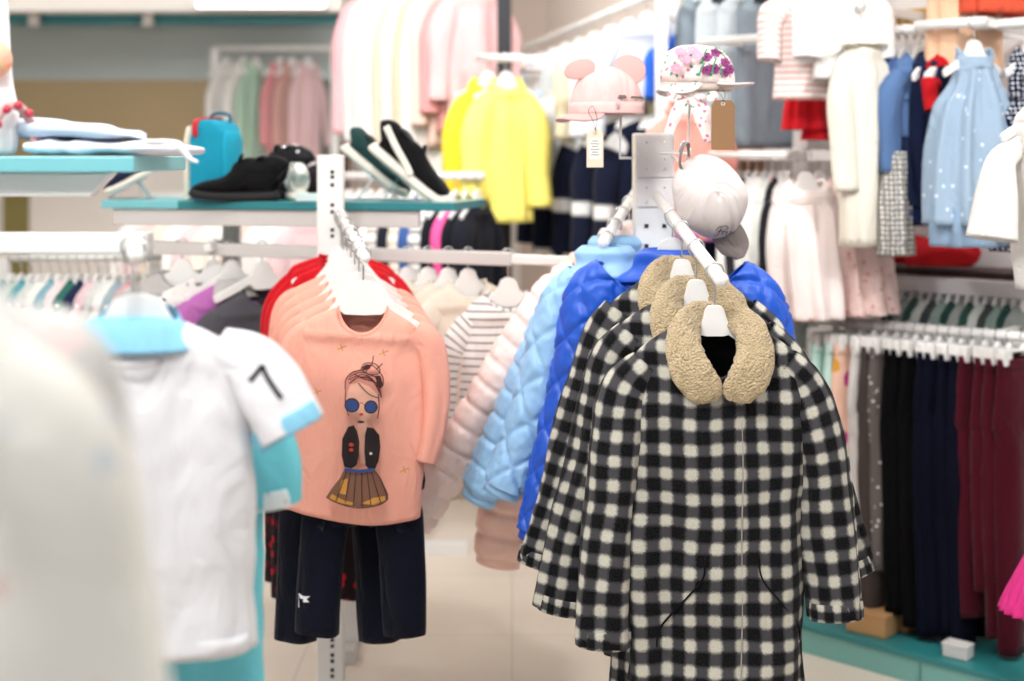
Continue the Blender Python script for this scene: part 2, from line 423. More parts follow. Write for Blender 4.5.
def pants(loc, rz, label, group, mat, key=None, cat='trousers', name='trousers', w=.12, L=.72, leg=.055, ank=.04, d=.035, top=-.075, ph=0, spread=.01, bandmat=None, bottoms=None):
    if key and key in _gc: return copy_tree(_gc[key], loc, rz, label, group, cat)
    t = thing(name, label, cat, loc, rz, group)
    f = folds(.003, 4, ph, .2)
    hip = sweep([(0, 0, top - .012), (0, 0, top - .06), (0, 0, top - .12), (0, 0, top - .18), (0, 0, top - .215)], [w * .92, w * .97, w, w, w * .55], [d * .7, d * .9, d, d, d * .55], nu=32, nv=16, pw=.8, disp=f, cap=(0, 0))
    obj('hip_panel', hip, mat, t, solid=.002)
    obj('waistband', sweep([(0, 0, top + .012), (0, 0, top - .02)], [w * .92, w * .94], [d * .75, d * .78], nu=32, nv=4, pw=.8, cap=(0, 0)), bandmat or mat, t, solid=.003)
    for s in (-1, 1):
        x0 = s * w * .5
        g = sweep([(x0, 0, top - .15), (x0, 0, top - .23), (x0 + s * spread * .5, 0, top - .5 * L), (x0 + s * spread, -.005, top - L)], [w * .49, leg, (leg + ank) / 2, ank], [d * .95, leg * .62, leg * .55, ank * .6], nu=24, nv=28, disp=folds(.003, 3, ph + s, .1), cap=(0, 0))
        obj('trouser_leg', g, mat, t, solid=.002)
    if key: _gc[key] = t
    return t

class Rail:
    def __init__(s, a, b): s.a, s.b = V(a), V(b); s.d = (s.b - s.a).normalized()
    def at(s, px):                  # the point of the rail seen at a measured column
        k = (px - 512) / F_PX; a, b = s.a, s.b
        q = (k * a.y - a.x) / ((b.x - a.x) - k * (b.y - a.y)); return a + (b - a) * q
    def yaw(s, off=0): return math.atan2(-s.d.x, s.d.y) + off if s.d.y > 0 else math.atan2(s.d.x, -s.d.y) + off
# ================================================================== CENTRE STAND
def peg_post(cx, cy, w, d, z1, rz, label, holes, panel=None, name='display_stand', foot=.3):
    t = thing(name, label, 'display stand', (cx, cy, 0), rz)
    obj('post', box((0, 0, (z1 + .03) / 2), w, d, z1 - .03), ENAMEL, t, bevel=.004, smooth=False)
    if foot:
        m = M()
        for a in range(4): m.add(bar((0, 0, .015), (foot * math.cos(a * PI / 2 + .78), foot * math.sin(a * PI / 2 + .78), .015), .05, .02))
        obj('foot', m, GREYEN, t, bevel=.004, smooth=False)
    for x, z in holes: obj('peg_hole', box((x, -d / 2 - .0005, z), .009, .003, .009), DARK, t, smooth=False)
    return t
PC = P(653, 155, 3.3); PC_TOP = CAM_Z + (155 - 133) / F_PX * 3.27
W2 = .082
h = []
for r, z in enumerate([(226, 0), (246, 0), (266, 0), (286, 0), (306, 0)]):
    zz = CAM_Z - (z[0] - HOR) / F_PX * 3.27
    for x in (-.020, .022): h.append((x, zz))
postc = peg_post(PC.x, 3.3, .092, .055, PC_TOP, .06, 'white pegboard post in the centre carrying caps, puffer jackets and checked coats', h)
pn = M(); zt = PC_TOP - .002
obj('cover_plate', box((.0, -.0295, zt - .052), .088, .004, .100), plain('#E2DDDB', .3, name='frosted_plate'), postc, bevel=.002, smooth=False)
obj('cover_plate', box((.0, -.0295, zt - .138), .088, .004, .066), plain('#E2DDDB', .3, name='frosted_plate'), postc, bevel=.002, smooth=False)
for z in (zt - .02, zt - .058, zt - .082, zt - .125, zt - .16):
    for x in (-.02, .022): obj('screw', blob((x, -.032, z), .0022, .0015, .0035, nu=8, nv=5), WIRE, postc)
ARM1 = Rail(P(657, 196, 3.22), P(722, 281, 2.58)); ARM2 = Rail(P(636, 192, 3.58), P(603, 243, 3.10))
def faceout(r, parent, rad=.0125):
    off = -parent.location; R = Matrix.Rotation(-parent.rotation_euler.z, 3, 'Z')
    a, b = R @ (r.a + off), R @ (r.b + off); d = (b - a).normalized()
    m = tube([a, b - d * .012], rad, nu=20, nv=2)
    obj('faceout_arm', m, ENAMEL, parent)
    obj('arm_end_cap', sweep([b - d * .012, b - d * .004, b, b + d * .004], [rad + .001, rad + .001, rad * .9, rad * .3], [rad + .001, rad + .001, rad * .9, rad * .3], nu=20, nv=8), WHITE, parent)
faceout(ARM1, postc); faceout(ARM2, postc)
def on(r, Y): 
    q = (Y - r.a.y) / (r.b.y - r.a.y); return r.a + (r.b - r.a) * q

PLAID = fabric('#030306', 'plaid', '#47464A', '#C9C6B9', sc=.0455, rough=1, sheen=.04, bump=.5, wscale=500, name='checked_wool', var=.05)
PLAID_TRIM = fabric('#050508', 'plaid', '#454548', '#C8C5B8', sc=.030, rough=1, sheen=.04, bump=.4, wscale=500, name='checked_wool_trim')
LINING = fabric('#0B0B10', rough=.6, sheen=0, name='dark_lining')
SHERPA = sherpa('#E6CDA4')
def coat_collar(side):
    pts = [(0, .024, -.078), (-.034, .010, -.084), (-.060, -.026, -.106), (-.066, -.050, -.140), (-.058, -.066, -.174), (-.040, -.074, -.200), (-.024, -.076, -.214), (-.014, -.076, -.224), (-.010, -.076, -.230)]
    wd = [.020, .026, .030, .034, .038, .036, .030, .018, .003]; th = [.012, .013, .015, .017, .017, .015, .012, .008, .003]
    pts = [(-side * a, b, c) for a, b, c in pts]
    m = M()
    # band across x,z with soft thickness along y
    def dsp(ang, u, v, t): return .0035 * noise.noise(V((u * 70, v * 70, side))) + .0018 * noise.noise(V((u * 190, v * 190, side * 3)))
    return sweep(pts, th, wd, hint=(0, 1, 0), nu=40, nv=72, disp=dsp, pw=.85)
def checked_coat(Y, label, lp, rp, ph):
    p = on(ARM1, Y); yaw = .05
    hanger(p, yaw, 'white plastic hanger inside ' + label[1], 'hangers of the checked coats', w=.15, drop=.05, hk=.062, pw=.022, low=1)
    t = thing('checked_coat', label[0], 'coat', p, yaw, 'checked wool coats')
    fd = folds(.008, 4, ph, .2, .009)
    body = torso(-.083, .048, .172, .085, .164, .176, .80, .062, .115, .01, disp=fd, nu=84, nv=90)
    o = obj('coat_body', body, [PLAID, LINING], t); s = o.modifiers.new('solid', 'SOLIDIFY'); s.thickness = .005; s.offset = -1; s.material_offset = 1
    for sd, pt in ((-1, lp), (1, rp)):
        sl = sleeve(1, 0, 0, pts=pt, r=(.034, .045, .050, .051, .051, .049), ry=(.034, .042, .043, .04, .038, .036), disp=folds(.005, 3, ph + sd, .12, .007), nv=56, nu=36)
        so = obj('sleeve', sl, [PLAID, LINING], t); s = so.modifiers.new('solid', 'SOLIDIFY'); s.thickness = .005; s.offset = -1; s.material_offset = 1
        e = V(pt[-1]); q = V(pt[-2]); dd = (e - q).normalized()
        obj('cuff', sweep([e - dd * .028, e - dd * .012, e + dd * .004], [.0505, .0515, .051], [.038, .039, .038], nu=36, nv=6, cap=(0, 0)), PLAID_TRIM, so, solid=.004)
    for sd in (-1, 1): obj('sherpa_collar', coat_collar(sd), SHERPA, t)
    bv = body.bvh()
    def stitch(pts, w, name, mt, off=.004):
        q = []
        for x, z in pts:
            h = bv.ray_cast(V((x, -1, z)), V((0, 1, 0))); q.append((x, (h[0].y if h[0] else -.06) - off + .004, z))
        return obj(name, sweep(q, w, .0035, hint=(1, 0, 0), nu=10, nv=len(pts) * 6), mt, t)
    stitch([(.038, -.215), (.040, -.35), (.037, -.5), (.039, -.65), (.034, -.78)], .0011, 'placket_edge', fabric('#A5A299', name='light_binding'))
    for sd in (-1, 1):
        x = -.065 if sd < 0 else .105
        w = stitch([(x + (.035 if sd < 0 else -.035), -.52), (x + .03 * (-sd), -.56), (x - .005 * -sd, -.605), (x - .045 * -sd, -.655), (x - .052 * -sd, -.69)], .0016, 'pocket_welt', LINING)
    return t
checked_coat(2.64, ('checked wool coat in front of the three, its fleece collar fully in view', 'the frontmost checked coat'),
   [(-.130, 0, -.172), (-.172, 0, -.225), (-.185, -.004, -.32), (-.196, -.012, -.45), (-.207, -.02, -.58), (-.212, -.025, -.69)],
   [(.130, 0, -.172), (.172, 0, -.225), (.200, -.004, -.32), (.212, -.012, -.45), (.222, -.02, -.56), (.226, -.025, -.645)], 1.0)
checked_coat(2.80, ('checked wool coat second in the row, collar showing behind the frontmost one', 'the middle checked coat'),
   [(-.130, 0, -.172), (-.172, 0, -.225), (-.190, -.0, -.32), (-.215, -.0, -.45), (-.245, -.0, -.58), (-.268, -.0, -.72)],
   [(.130, 0, -.172), (.172, 0, -.225), (.215, -.0, -.32), (.250, 0, -.45), (.285, 0, -.57), (.312, 0, -.655)], 2.6)
checked_coat(2.94, ('checked wool coat last of the three, against the royal blue jacket', 'the rearmost checked coat'),
   [(-.130, 0, -.172), (-.172, 0, -.235), (-.200, 0, -.34), (-.235, 0, -.47), (-.268, 0, -.60), (-.298, 0, -.70)],
   [(.130, 0, -.172), (.172, 0, -.225), (.200, 0, -.32), (.215, 0, -.45), (.23, 0, -.57), (.24, 0, -.66)], 4.4)

def puffer_jacket(r, Y, color, kind, label, hl, lp, rp, ph, sw=.16, L=.58, s=.06, top=-.06, d=.075, yaw=-.12, cuffc=None, hk=.05, collar=(.045, .05), drop=.07, lr=(.055, .070, .066, .058, .052, .048)):
    p = on(r, Y)
    hanger(p, yaw, hl, 'hangers of the puffer jackets', w=.13, drop=.06, hk=hk, pw=.032)
    mt = fabric(color, rough=.38, sheen=0, bump=.12, wscale=1500, name='quilted_nylon', spec=.5, var=.05)
    t = thing('puffer_jacket', label, 'jacket', p, yaw, 'puffer jackets on the centre stand')
    body = torso(top, .055, sw, drop, sw + .01, sw + .02, L, d, .05, .01, disp=puffer(folds(.003, 3, ph), kind, s), nu=96, nv=130)
    obj('jacket_body', body, mt, t, solid=.003)
    for pt in (lp, rp):
        so = obj('sleeve', sleeve(1, 0, 0, pts=pt, r=lr, ry=[x * .95 for x in lr], disp=puffer(folds(.002, 3, ph, .1), kind, s), nv=130, nu=72), mt, t, solid=.003)
        e, q = V(pt[-1]), V(pt[-2]); dd = (e - q).normalized()
        obj('cuff', sweep([e - dd * .02, e, e + dd * .02], [lr[-1] - .006] * 3, [lr[-1] * .85 - .004] * 3, nu=24, nv=5, cap=(0, 0)), mt, so, solid=.003)
    a, b = collar
    obj('stand_collar', sweep([(0, 0, top + a), (0, 0, top + a * .6), (0, -.002, top), (0, -.004, top - .03), (0, -.006, top - .05)], [b, b * 1.12, b * 1.3, b * 1.75, b * 2.0], [.034, .042, .05, .056, .05], nu=48, nv=30, cap=(0, 0),
        disp=lambda an, u, v, t_: .006 * math.sin(v * 110) + .004 * noise.noise(V((u * 30, v * 30, ph)))), mt, t, solid=.008)
    return t
puffer_jacket(ARM1, 3.04, '#1A55C6', 'dia', 'royal blue quilted puffer jacket behind the checked coats', 'white plastic hanger showing at the neck of the royal blue jacket',
   [(-.12, 0, -.135), (-.165, 0, -.19), (-.190, -.005, -.31), (-.225, -.01, -.44), (-.258, -.015, -.57), (-.290, -.02, -.69)],
   [(.12, 0, -.135), (.172, 0, -.19), (.20, 0, -.31), (.21, 0, -.44), (.22, 0, -.56), (.22, 0, -.66)], .4, sw=.17, s=.072, top=-.095, hk=.058, collar=(.025, .062))
puffer_jacket(ARM2, 3.14, '#9AC6EE', 'dia', 'pale blue diamond-quilted puffer jacket, frontmost on the left arm', 'white plastic hanger inside the front pale blue puffer jacket',
   [(-.04, 0, -.095), (-.085, 0, -.16), (-.118, -.005, -.26), (-.158, -.01, -.38), (-.196, -.01, -.48), (-.228, -.015, -.560)],
   [(.09, 0, -.10), (.14, .0, -.16), (.15, 0, -.27), (.15, 0, -.40), (.15, 0, -.50), (.15, 0, -.58)], 1.2, sw=.10, s=.080, top=-.052, hk=.04, L=.56, d=.07, yaw=-.1, collar=(.035, .056), drop=.06)
puffer_jacket(ARM2, 3.25, '#9CCBF2', 'band', 'pale blue puffer jacket second on the left arm, ruched cuff below the first', 'white plastic hanger inside the second pale blue puffer jacket',
   [(-.06, 0, -.13), (-.11, 0, -.20), (-.160, 0, -.31), (-.212, 0, -.42), (-.265, 0, -.53), (-.312, 0, -.630)],
   [(.10, 0, -.12), (.14, .0, -.18), (.15, 0, -.29), (.15, 0, -.42), (.15, 0, -.53), (.15, 0, -.62)], 2.2, sw=.105, s=.062, top=-.07, hk=.04, L=.6, yaw=-.1)
puffer_jacket(ARM2, 3.36, '#FDE9E4', 'band', 'blush pink puffer jacket whose long sleeve reaches lowest on the left', 'white plastic hanger inside the blush pink puffer jacket',
   [(-.09, 0, -.15), (-.165, 0, -.22), (-.255, 0, -.35), (-.345, 0, -.49), (-.425, 0, -.62), (-.495, 0, -.740)],
   [(.10, 0, -.13), (.15, .0, -.19), (.16, 0, -.30), (.16, 0, -.43), (.16, 0, -.54), (.16, 0, -.64)], 3.2, sw=.13, s=.058, top=-.08, hk=.045, L=.62, yaw=-.1, lr=(.055, .068, .064, .058, .055, .050))
puffer_jacket(ARM2, 3.47, '#FFD3C4', 'band', 'peach puffer jacket rearmost, its cuff hanging below the blue sleeves', 'white plastic hanger inside the peach puffer jacket',
   [(-.09, 0, -.15), (-.15, 0, -.24), (-.20, -.0, -.38), (-.25, -.0, -.56), (-.300, -.0, -.73), (-.325, -.0, -.885)],
   [(.10, 0, -.13), (.15, .0, -.19), (.16, 0, -.30), (.16, 0, -.43), (.16, 0, -.54), (.16, 0, -.64)], 4.2, sw=.13, s=.060, top=-.10, hk=.055, L=.74, yaw=-.1, lr=(.055, .066, .062, .062, .066, .062))

# ---- caps on the stand
PINK = fabric('#EFC6C3', rough=.8, bump=.3, wscale=700, name='pink_twill'); GREIGE = fabric('#B9AFAA', rough=.8, name='grey_twill')
def dome(rx, ry, rz, nu=48, nv=20, panels=6, dent=.0035, ph=0, sq=.72):
    pts, a, b = [], [], []
    for j in range(nv + 1):
        q = PI / 2 * j / nv; pts.append((0, 0, rz * math.cos(q) ** sq)); a.append(max(1e-4, rx * math.sin(q) ** sq)); b.append(max(1e-4, ry * math.sin(q) ** sq))
    return sweep(pts, a, b, nu=nu, smooth=False, cap=(0, 0), disp=lambda an, u, v, t: -dent * (1 - min(1, abs(((an + ph) * panels / (2 * PI)) % 1 - .5) * 2 * 6 - 0) if abs(((an + ph) * panels / (2 * PI)) % 1 - .5) < 1 / 12 else 0) + .002 * noise.noise(V((u * 30, v * 30, ph))) * t)
# pink eared cap seen from behind left: brim to the lower left
c = P(606, 113, 3.12)
t = thing('eared_cap', 'pale pink cap with two round ears on a wire holder', 'cap', c, 0)
crown = dome(.083, .080, .098, sq=.6)
for i, p in enumerate(crown.v):      # soft, slightly crumpled, leaning crown
    crown.v[i] = V((p.x * (1 - 1.2 * max(0, p.z)) + .02 * p.z, p.y, p.z + .004 * math.sin(p.x * 55 + 1)))
cr = obj('crown', crown, PINK, t, solid=.003)
obj('sweatband', sweep([(0, 0, .022), (0, 0, .002), (0, 0, -.002)], [.0845, .0855, .085], [.0815, .0825, .082], nu=40, nv=5, cap=(0, 0)), PINK, t, solid=.002)
def brim(rx, ry, length, droop, th=.004, a0=-1.25, a1=1.25, mid=0, curve=.03):
    m = M(); na, nr = 24, 8; C = []
    for s in (0, 1):
        for i in range(na + 1):
            a = a0 + (a1 - a0) * i / na; k = math.cos((a - (a0 + a1) / 2) / (a1 - a0) * PI) ** .6 if 0 < i < na else 0
            for j in range(nr + 1):
                q = j / nr; r = q * length * k
                x = (rx + r) * math.cos(a); y = (ry + r) * math.sin(a)
                z = -droop * q * k - curve * math.sin(a - (a0 + a1) / 2) ** 2 * q * k - s * th
                C.append(V((x, y, z)))
    m.v = C; st = (na + 1) * (nr + 1)
    def idx(s, i, j): return s * st + i * (nr + 1) + j
    for i in range(na):
        for j in range(nr):
            for s in (0, 1):
                f = (idx(s, i, j), idx(s, i + 1, j), idx(s, i + 1, j + 1), idx(s, i, j + 1)); m.f.append(f if s == 0 else f[::-1])
        m.f.append((idx(0, i, nr), idx(0, i + 1, nr), idx(1, i + 1, nr), idx(1, i, nr)))
        m.f.append((idx(0, i, 0), idx(1, i, 0), idx(1, i + 1, 0), idx(0, i + 1, 0)))
    for f in m.f: m.uv += [(m.v[i].x, m.v[i].y) for i in f]; m.mi.append(0)
    return m
PINKD = fabric('#D8AFAB', rough=.8, bump=.3, wscale=700, name='dusty_pink_twill')
obj('brim', brim(.080, .078, .035, .012, a0=PI - .75, a1=PI + 1.5), PINKD, t)
for (x, z, rx, rz, tilt, ry) in ((-.066, .096, .036, .022, .30, .1), (.042, .094, .038, .034, -.15, .0)):
    e = sweep([(0, -.004, 0), (0, -.003, 0), (0, .003, 0), (0, .004, 0)], [rx * .9, rx, rx, rx * .9], [rz * .9, rz, rz, rz * .9], hint=(1, 0, 0), nu=36, smooth=False)
    e.xf(Matrix.Rotation(-tilt, 4, 'Y')).mv(x + .006, -.030, z); obj('ear', e, PINKD, t, bevel=.001)
st = M(); st.add(plate([(.018, .006), (.084, .004), (.084, .028), (.018, .028)], .004).mv(0, 0, 0))
for i, p in enumerate(st.v): st.v[i] = V((p.x, -.0845 * math.sqrt(max(.02, 1 - (p.x / .0885) ** 2)) + p.y, p.z))
obj('back_strap', st, fabric('#D9BDBA', name='strap_webbing'), t)
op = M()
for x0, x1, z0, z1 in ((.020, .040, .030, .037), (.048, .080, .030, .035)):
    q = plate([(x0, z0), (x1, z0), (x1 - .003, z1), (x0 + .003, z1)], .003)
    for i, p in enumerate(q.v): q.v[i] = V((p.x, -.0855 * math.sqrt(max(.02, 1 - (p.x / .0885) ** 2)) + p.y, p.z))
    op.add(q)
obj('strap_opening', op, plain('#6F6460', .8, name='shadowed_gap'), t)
def swing_tag(loc, label, w, h, mt, string_top, slot=False, printc=None, rz=0):
    t = thing('swing_tag', label, 'price tag', loc, rz)
    obj('card', plate([(-w / 2, -h), (w / 2, -h), (w / 2, -.012), (w / 2 - .008, 0), (-w / 2 + .008, 0), (-w / 2, -.012)], .0012), mt, t, smooth=False)
    s = V(string_top) - V(loc)
    obj('string', tube([(0, -.002, -.006), (.004, -.003, s.z * .4), (s.x * .9 + .006, s.y, s.z * .8), (s.x, s.y, s.z), (s.x - .008, s.y, s.z * .75), (-.003, -.003, s.z * .3), (0, -.002, -.004)], .0007, nu=6, nv=28), plain('#2A2A2A', .8, name='cord'), t)
    if printc:
        m = M(); 
        for k in range(6): m.add(box((0, -.001, -.026 - k * .006), w * (.55 if k % 2 else .4), .0006, .0022))
        obj('barcode_print', m, plain('#8C8A84', .8, name='print_ink'), t, smooth=False)
        obj('sticker', plate([(-w * .36, -h * .78), (w * .36, -h * .78), (w * .36, -.02), (-w * .36, -.02)], .0018), plain('#F4F1E8', .6, name='sticker_paper'), t, smooth=False)
    obj('eyelet', tube([(.0035 * math.cos(a), -.001, -.008 + .0035 * math.sin(a)) for a in [2 * PI * i / 12 for i in range(13)]], .0009, nu=6, nv=24), WIRE if not slot else WHITE, t)
    return t
c2 = P(595, 129, 3.03)
swing_tag(c2, 'cream price tag with barcode sticker dangling under the pink eared cap', .036, .083, plain('#E9D3BC', .7, name='cream_card'), P(592, 106, 3.03), printc=1)
# wire holder of the pink cap
def wire_holder(pts, label, group='cap holders'):
    o = obj('wire_cap_holder', tube(pts, .0028, nu=10, nv=40, smooth=False) if 0 else M(), ENAMEL) if 0 else None
    m = M()
    for a, b in zip(pts, pts[1:]): m.add(tube([a, b], .0028, nu=10, nv=2))
    for p in pts[1:-1]: m.add(blob(p, .0029, .0029, .0029, 10, 6))
    o = obj('wire_cap_holder', m, ENAMEL); tag(o, label, 'cap holder', group); return o
wire_holder([P(620, 66, 3.14), P(621, 110, 3.12), P(620, 158, 3.12), P(633, 158, 3.26)], 'bent white wire holding up the pink eared cap')
wire_holder([P(692, 55, 3.14), P(689, 120, 3.14), P(687, 168, 3.14), P(672, 156, 3.27)], 'thin white wire holding up the flowered cap')
wire_holder([P(660, 153.5, 3.24), P(690, 153.5, 3.02), P(690, 148, 3.02)], 'short white peg on the post carrying the white cap')

FLOR = fabric('#F3E3DF', 'floral', '#D77A97', '#5FA080', sc=.013, rough=.7, name='flower_print', var=.02)
c = P(697, 84, 3.10)
t = thing('flowered_cap', 'flower-printed cap with a bow and flat brim on a wire holder', 'cap', c, 0)
cr = dome(.083, .078, .086, ph=.6)
for i, p in enumerate(cr.v):
    cr.v[i] = V((p.x, p.y, p.z - .05 * p.x))
crown = obj('crown', cr, FLOR, t, solid=.003)
fb = cr.bvh(); fl = []
random.seed(11)
for (x, z) in ((.012, .055), (.034, .066), (.055, .045), (.028, .030), (.052, .022), (.010, .026), (.066, .030)):
    for k in range(5): fl.append((0, disc(x + .0075 * math.cos(k * 1.256), z + .006 * math.sin(k * 1.256), .0062, .005, 8)))
    fl.append((2, disc(x, z, .0028, n=8)))
for (x, z, dx, dz) in ((.0, .04, .014, .034), (.02, .012, .012, .04), (.045, .01, -.008, .03), (.06, .06, -.018, .016), (-.008, .012, .012, .028), (.03, .074, .012, .004)):
    fl += [(1, q) for q in stroke([(x, z), (x + dx * .4, z + dz * .6), (x + dx, z + dz)], .0035)]
for (x, z) in ((-.035, .05), (-.055, .03), (-.02, .07), (-.045, .068), (-.01, .058)):
    for k in range(5): fl.append((3, disc(x + .007 * math.cos(k * 1.256), z + .006 * math.sin(k * 1.256), .006, .005, 8)))
obj('flower_motifs', decal(fl, fb, off=.001), [plain('#8C2F76', .7, name='purple_print'), plain('#3E8E6A', .7, name='green_print'), plain('#3A1840', .7, name='dark_print'), plain('#EE9DB4', .7, name='pink_print')], crown)
obj('brim', brim(.080, .076, .045, -.003, a0=-1.15, a1=1.0, curve=.012), FLOR, t)
obj('brim', brim(.078, .076, .012, .012, a0=PI - 1.3, a1=PI + 1.6), FLOR, t)
obj('sweatband', sweep([(0, 0, .004), (0, 0, -.010), (0, 0, -.016)], [.082, .080, .076], [.077, .075, .07], nu=40, nv=5, cap=(0, 0)), fabric('#E8D9CF', name='cream_band'), t, solid=.002)
bow = M()
for pts, w in (([(-.025, -.06, -.02), (-.045, -.065, -.05), (-.062, -.066, -.088), (-.070, -.066, -.112)], [.012, .013, .012, .010]), ([(-.02, -.06, -.02), (-.005, -.066, -.05), (.012, -.067, -.085), (.030, -.066, -.125)], [.012, .018, .024, .022]),
               ([(-.022, -.062, -.022), (-.055, -.066, -.028), (-.066, -.062, -.020), (-.03, -.058, -.015)], [.006, .010, .008, .004]), ([(-.022, -.062, -.022), (.01, -.068, -.035), (.03, -.062, -.025), (-.01, -.058, -.015)], [.006, .010, .008, .004])):
    bow.add(sweep(pts, w, .003, hint=(1, 0, 0), nu=16, nv=18, disp=lambda a, u, v, t: .0012 * math.sin(v * 130)))
bow.add(blob((-.022, -.066, -.022), .010, .007, .009))
obj('bow', bow, FLOR, t)
swing_tag(P(723, 100, 3.02), 'large brown kraft tag hanging from the brim of the flowered cap', .051, .108, plain('#8C6848', .8, name='kraft_card'), P(721, 88, 3.03), slot=True)

WCAP = fabric('#DCD3D1', rough=.75, bump=.2, wscale=700, name='off_white_twill'); GCAP = fabric('#8F8480', rough=.8, name='taupe_twill')
c = P(712, 196, 3.0)
t = thing('baseball_cap', 'off-white baseball cap with script lettering hanging from a peg by its strap', 'cap', c, .10)
def capdisp(an, u, v, t_):
    return .004 * noise.noise(V((u * 20, v * 20, 3.3))) + .0025 * math.sin(3 * an + 1) * t_
pts, a, b = [], [], []
for j in range(21):
    q = PI / 2 * j / 20; pts.append((0, -.070 * math.cos(q) + .01, 0)); a.append(max(1e-4, .082 * math.sin(q) ** .75)); b.append(max(1e-4, .090 * math.sin(q) ** .75))
wc = sweep(pts, a, b, hint=(1, 0, 0), nu=56, smooth=False, cap=(0, 0), disp=capdisp)
for i, p in enumerate(wc.v):       # narrow top where the strap pulls, full at the bottom
    k = p.z / .095
    x = p.x * (1 - .22 * max(0, k) ** 2) - .012 * max(0, k)
    y = p.y + .035 * max(0, k) ** 1.3 + .004 * math.sin((p.x + p.z) * 60) * max(0, k) - .003 * math.exp(-((p.x * .9 + p.z * .45 - .015) / .006) ** 2)
    wc.v[i] = V((x, y, p.z))
crown = obj('crown', wc, WCAP, t, solid=.003)
bm2 = sweep([(.030, .01, -.07), (.045, .012, -.095), (.058, .014, -.115), (.066, .016, -.135)], [.034, .036, .030, .010], [.004] * 4, nu=28, nv=20)
obj('brim', bm2, GCAP, t)
obj('back_strap', sweep([(-.062, .02, .055), (-.070, -.002, .075), (-.068, -.012, .100), (-.058, -.006, .112), (-.050, .012, .105), (-.046, .02, .085)], .0085, .0022, hint=(0, 1, 0), nu=14, nv=40), GCAP, t)
obj('strap_buckle', bar((-.072, -.012, .092), (-.062, -.012, .118), .010, .003), WIRE, t, bevel=.001)
def wr(pts): return [(a * .001, b * .001) for a, b in pts]
txt = []
for pts in ([(-2, -72), (4, -64), (18, -62), (24, -66), (20, -71)], [(8, -64), (6, -74), (2, -84), (-2, -84)], [(2, -74), (8, -72), (12, -74)], [(12, -73), (12, -78), (13, -82)], [(12, -76), (16, -73), (18, -75)],
            [(18, -79), (22, -77), (22, -74), (19, -75), (19, -80), (23, -82), (26, -78)], [(26, -78), (30, -76), (29, -73), (26, -75), (27, -80), (31, -80), (36, -75)], [(36, -75), (35, -80), (40, -76), (44, -78)]):
    txt += [(0, q) for q in stroke(wr(pts), .0016)]
obj('script_lettering', decal(txt, wc.bvh(), off=.001, step=.006), plain('#4A3A38', .7, name='brown_thread'), crown)

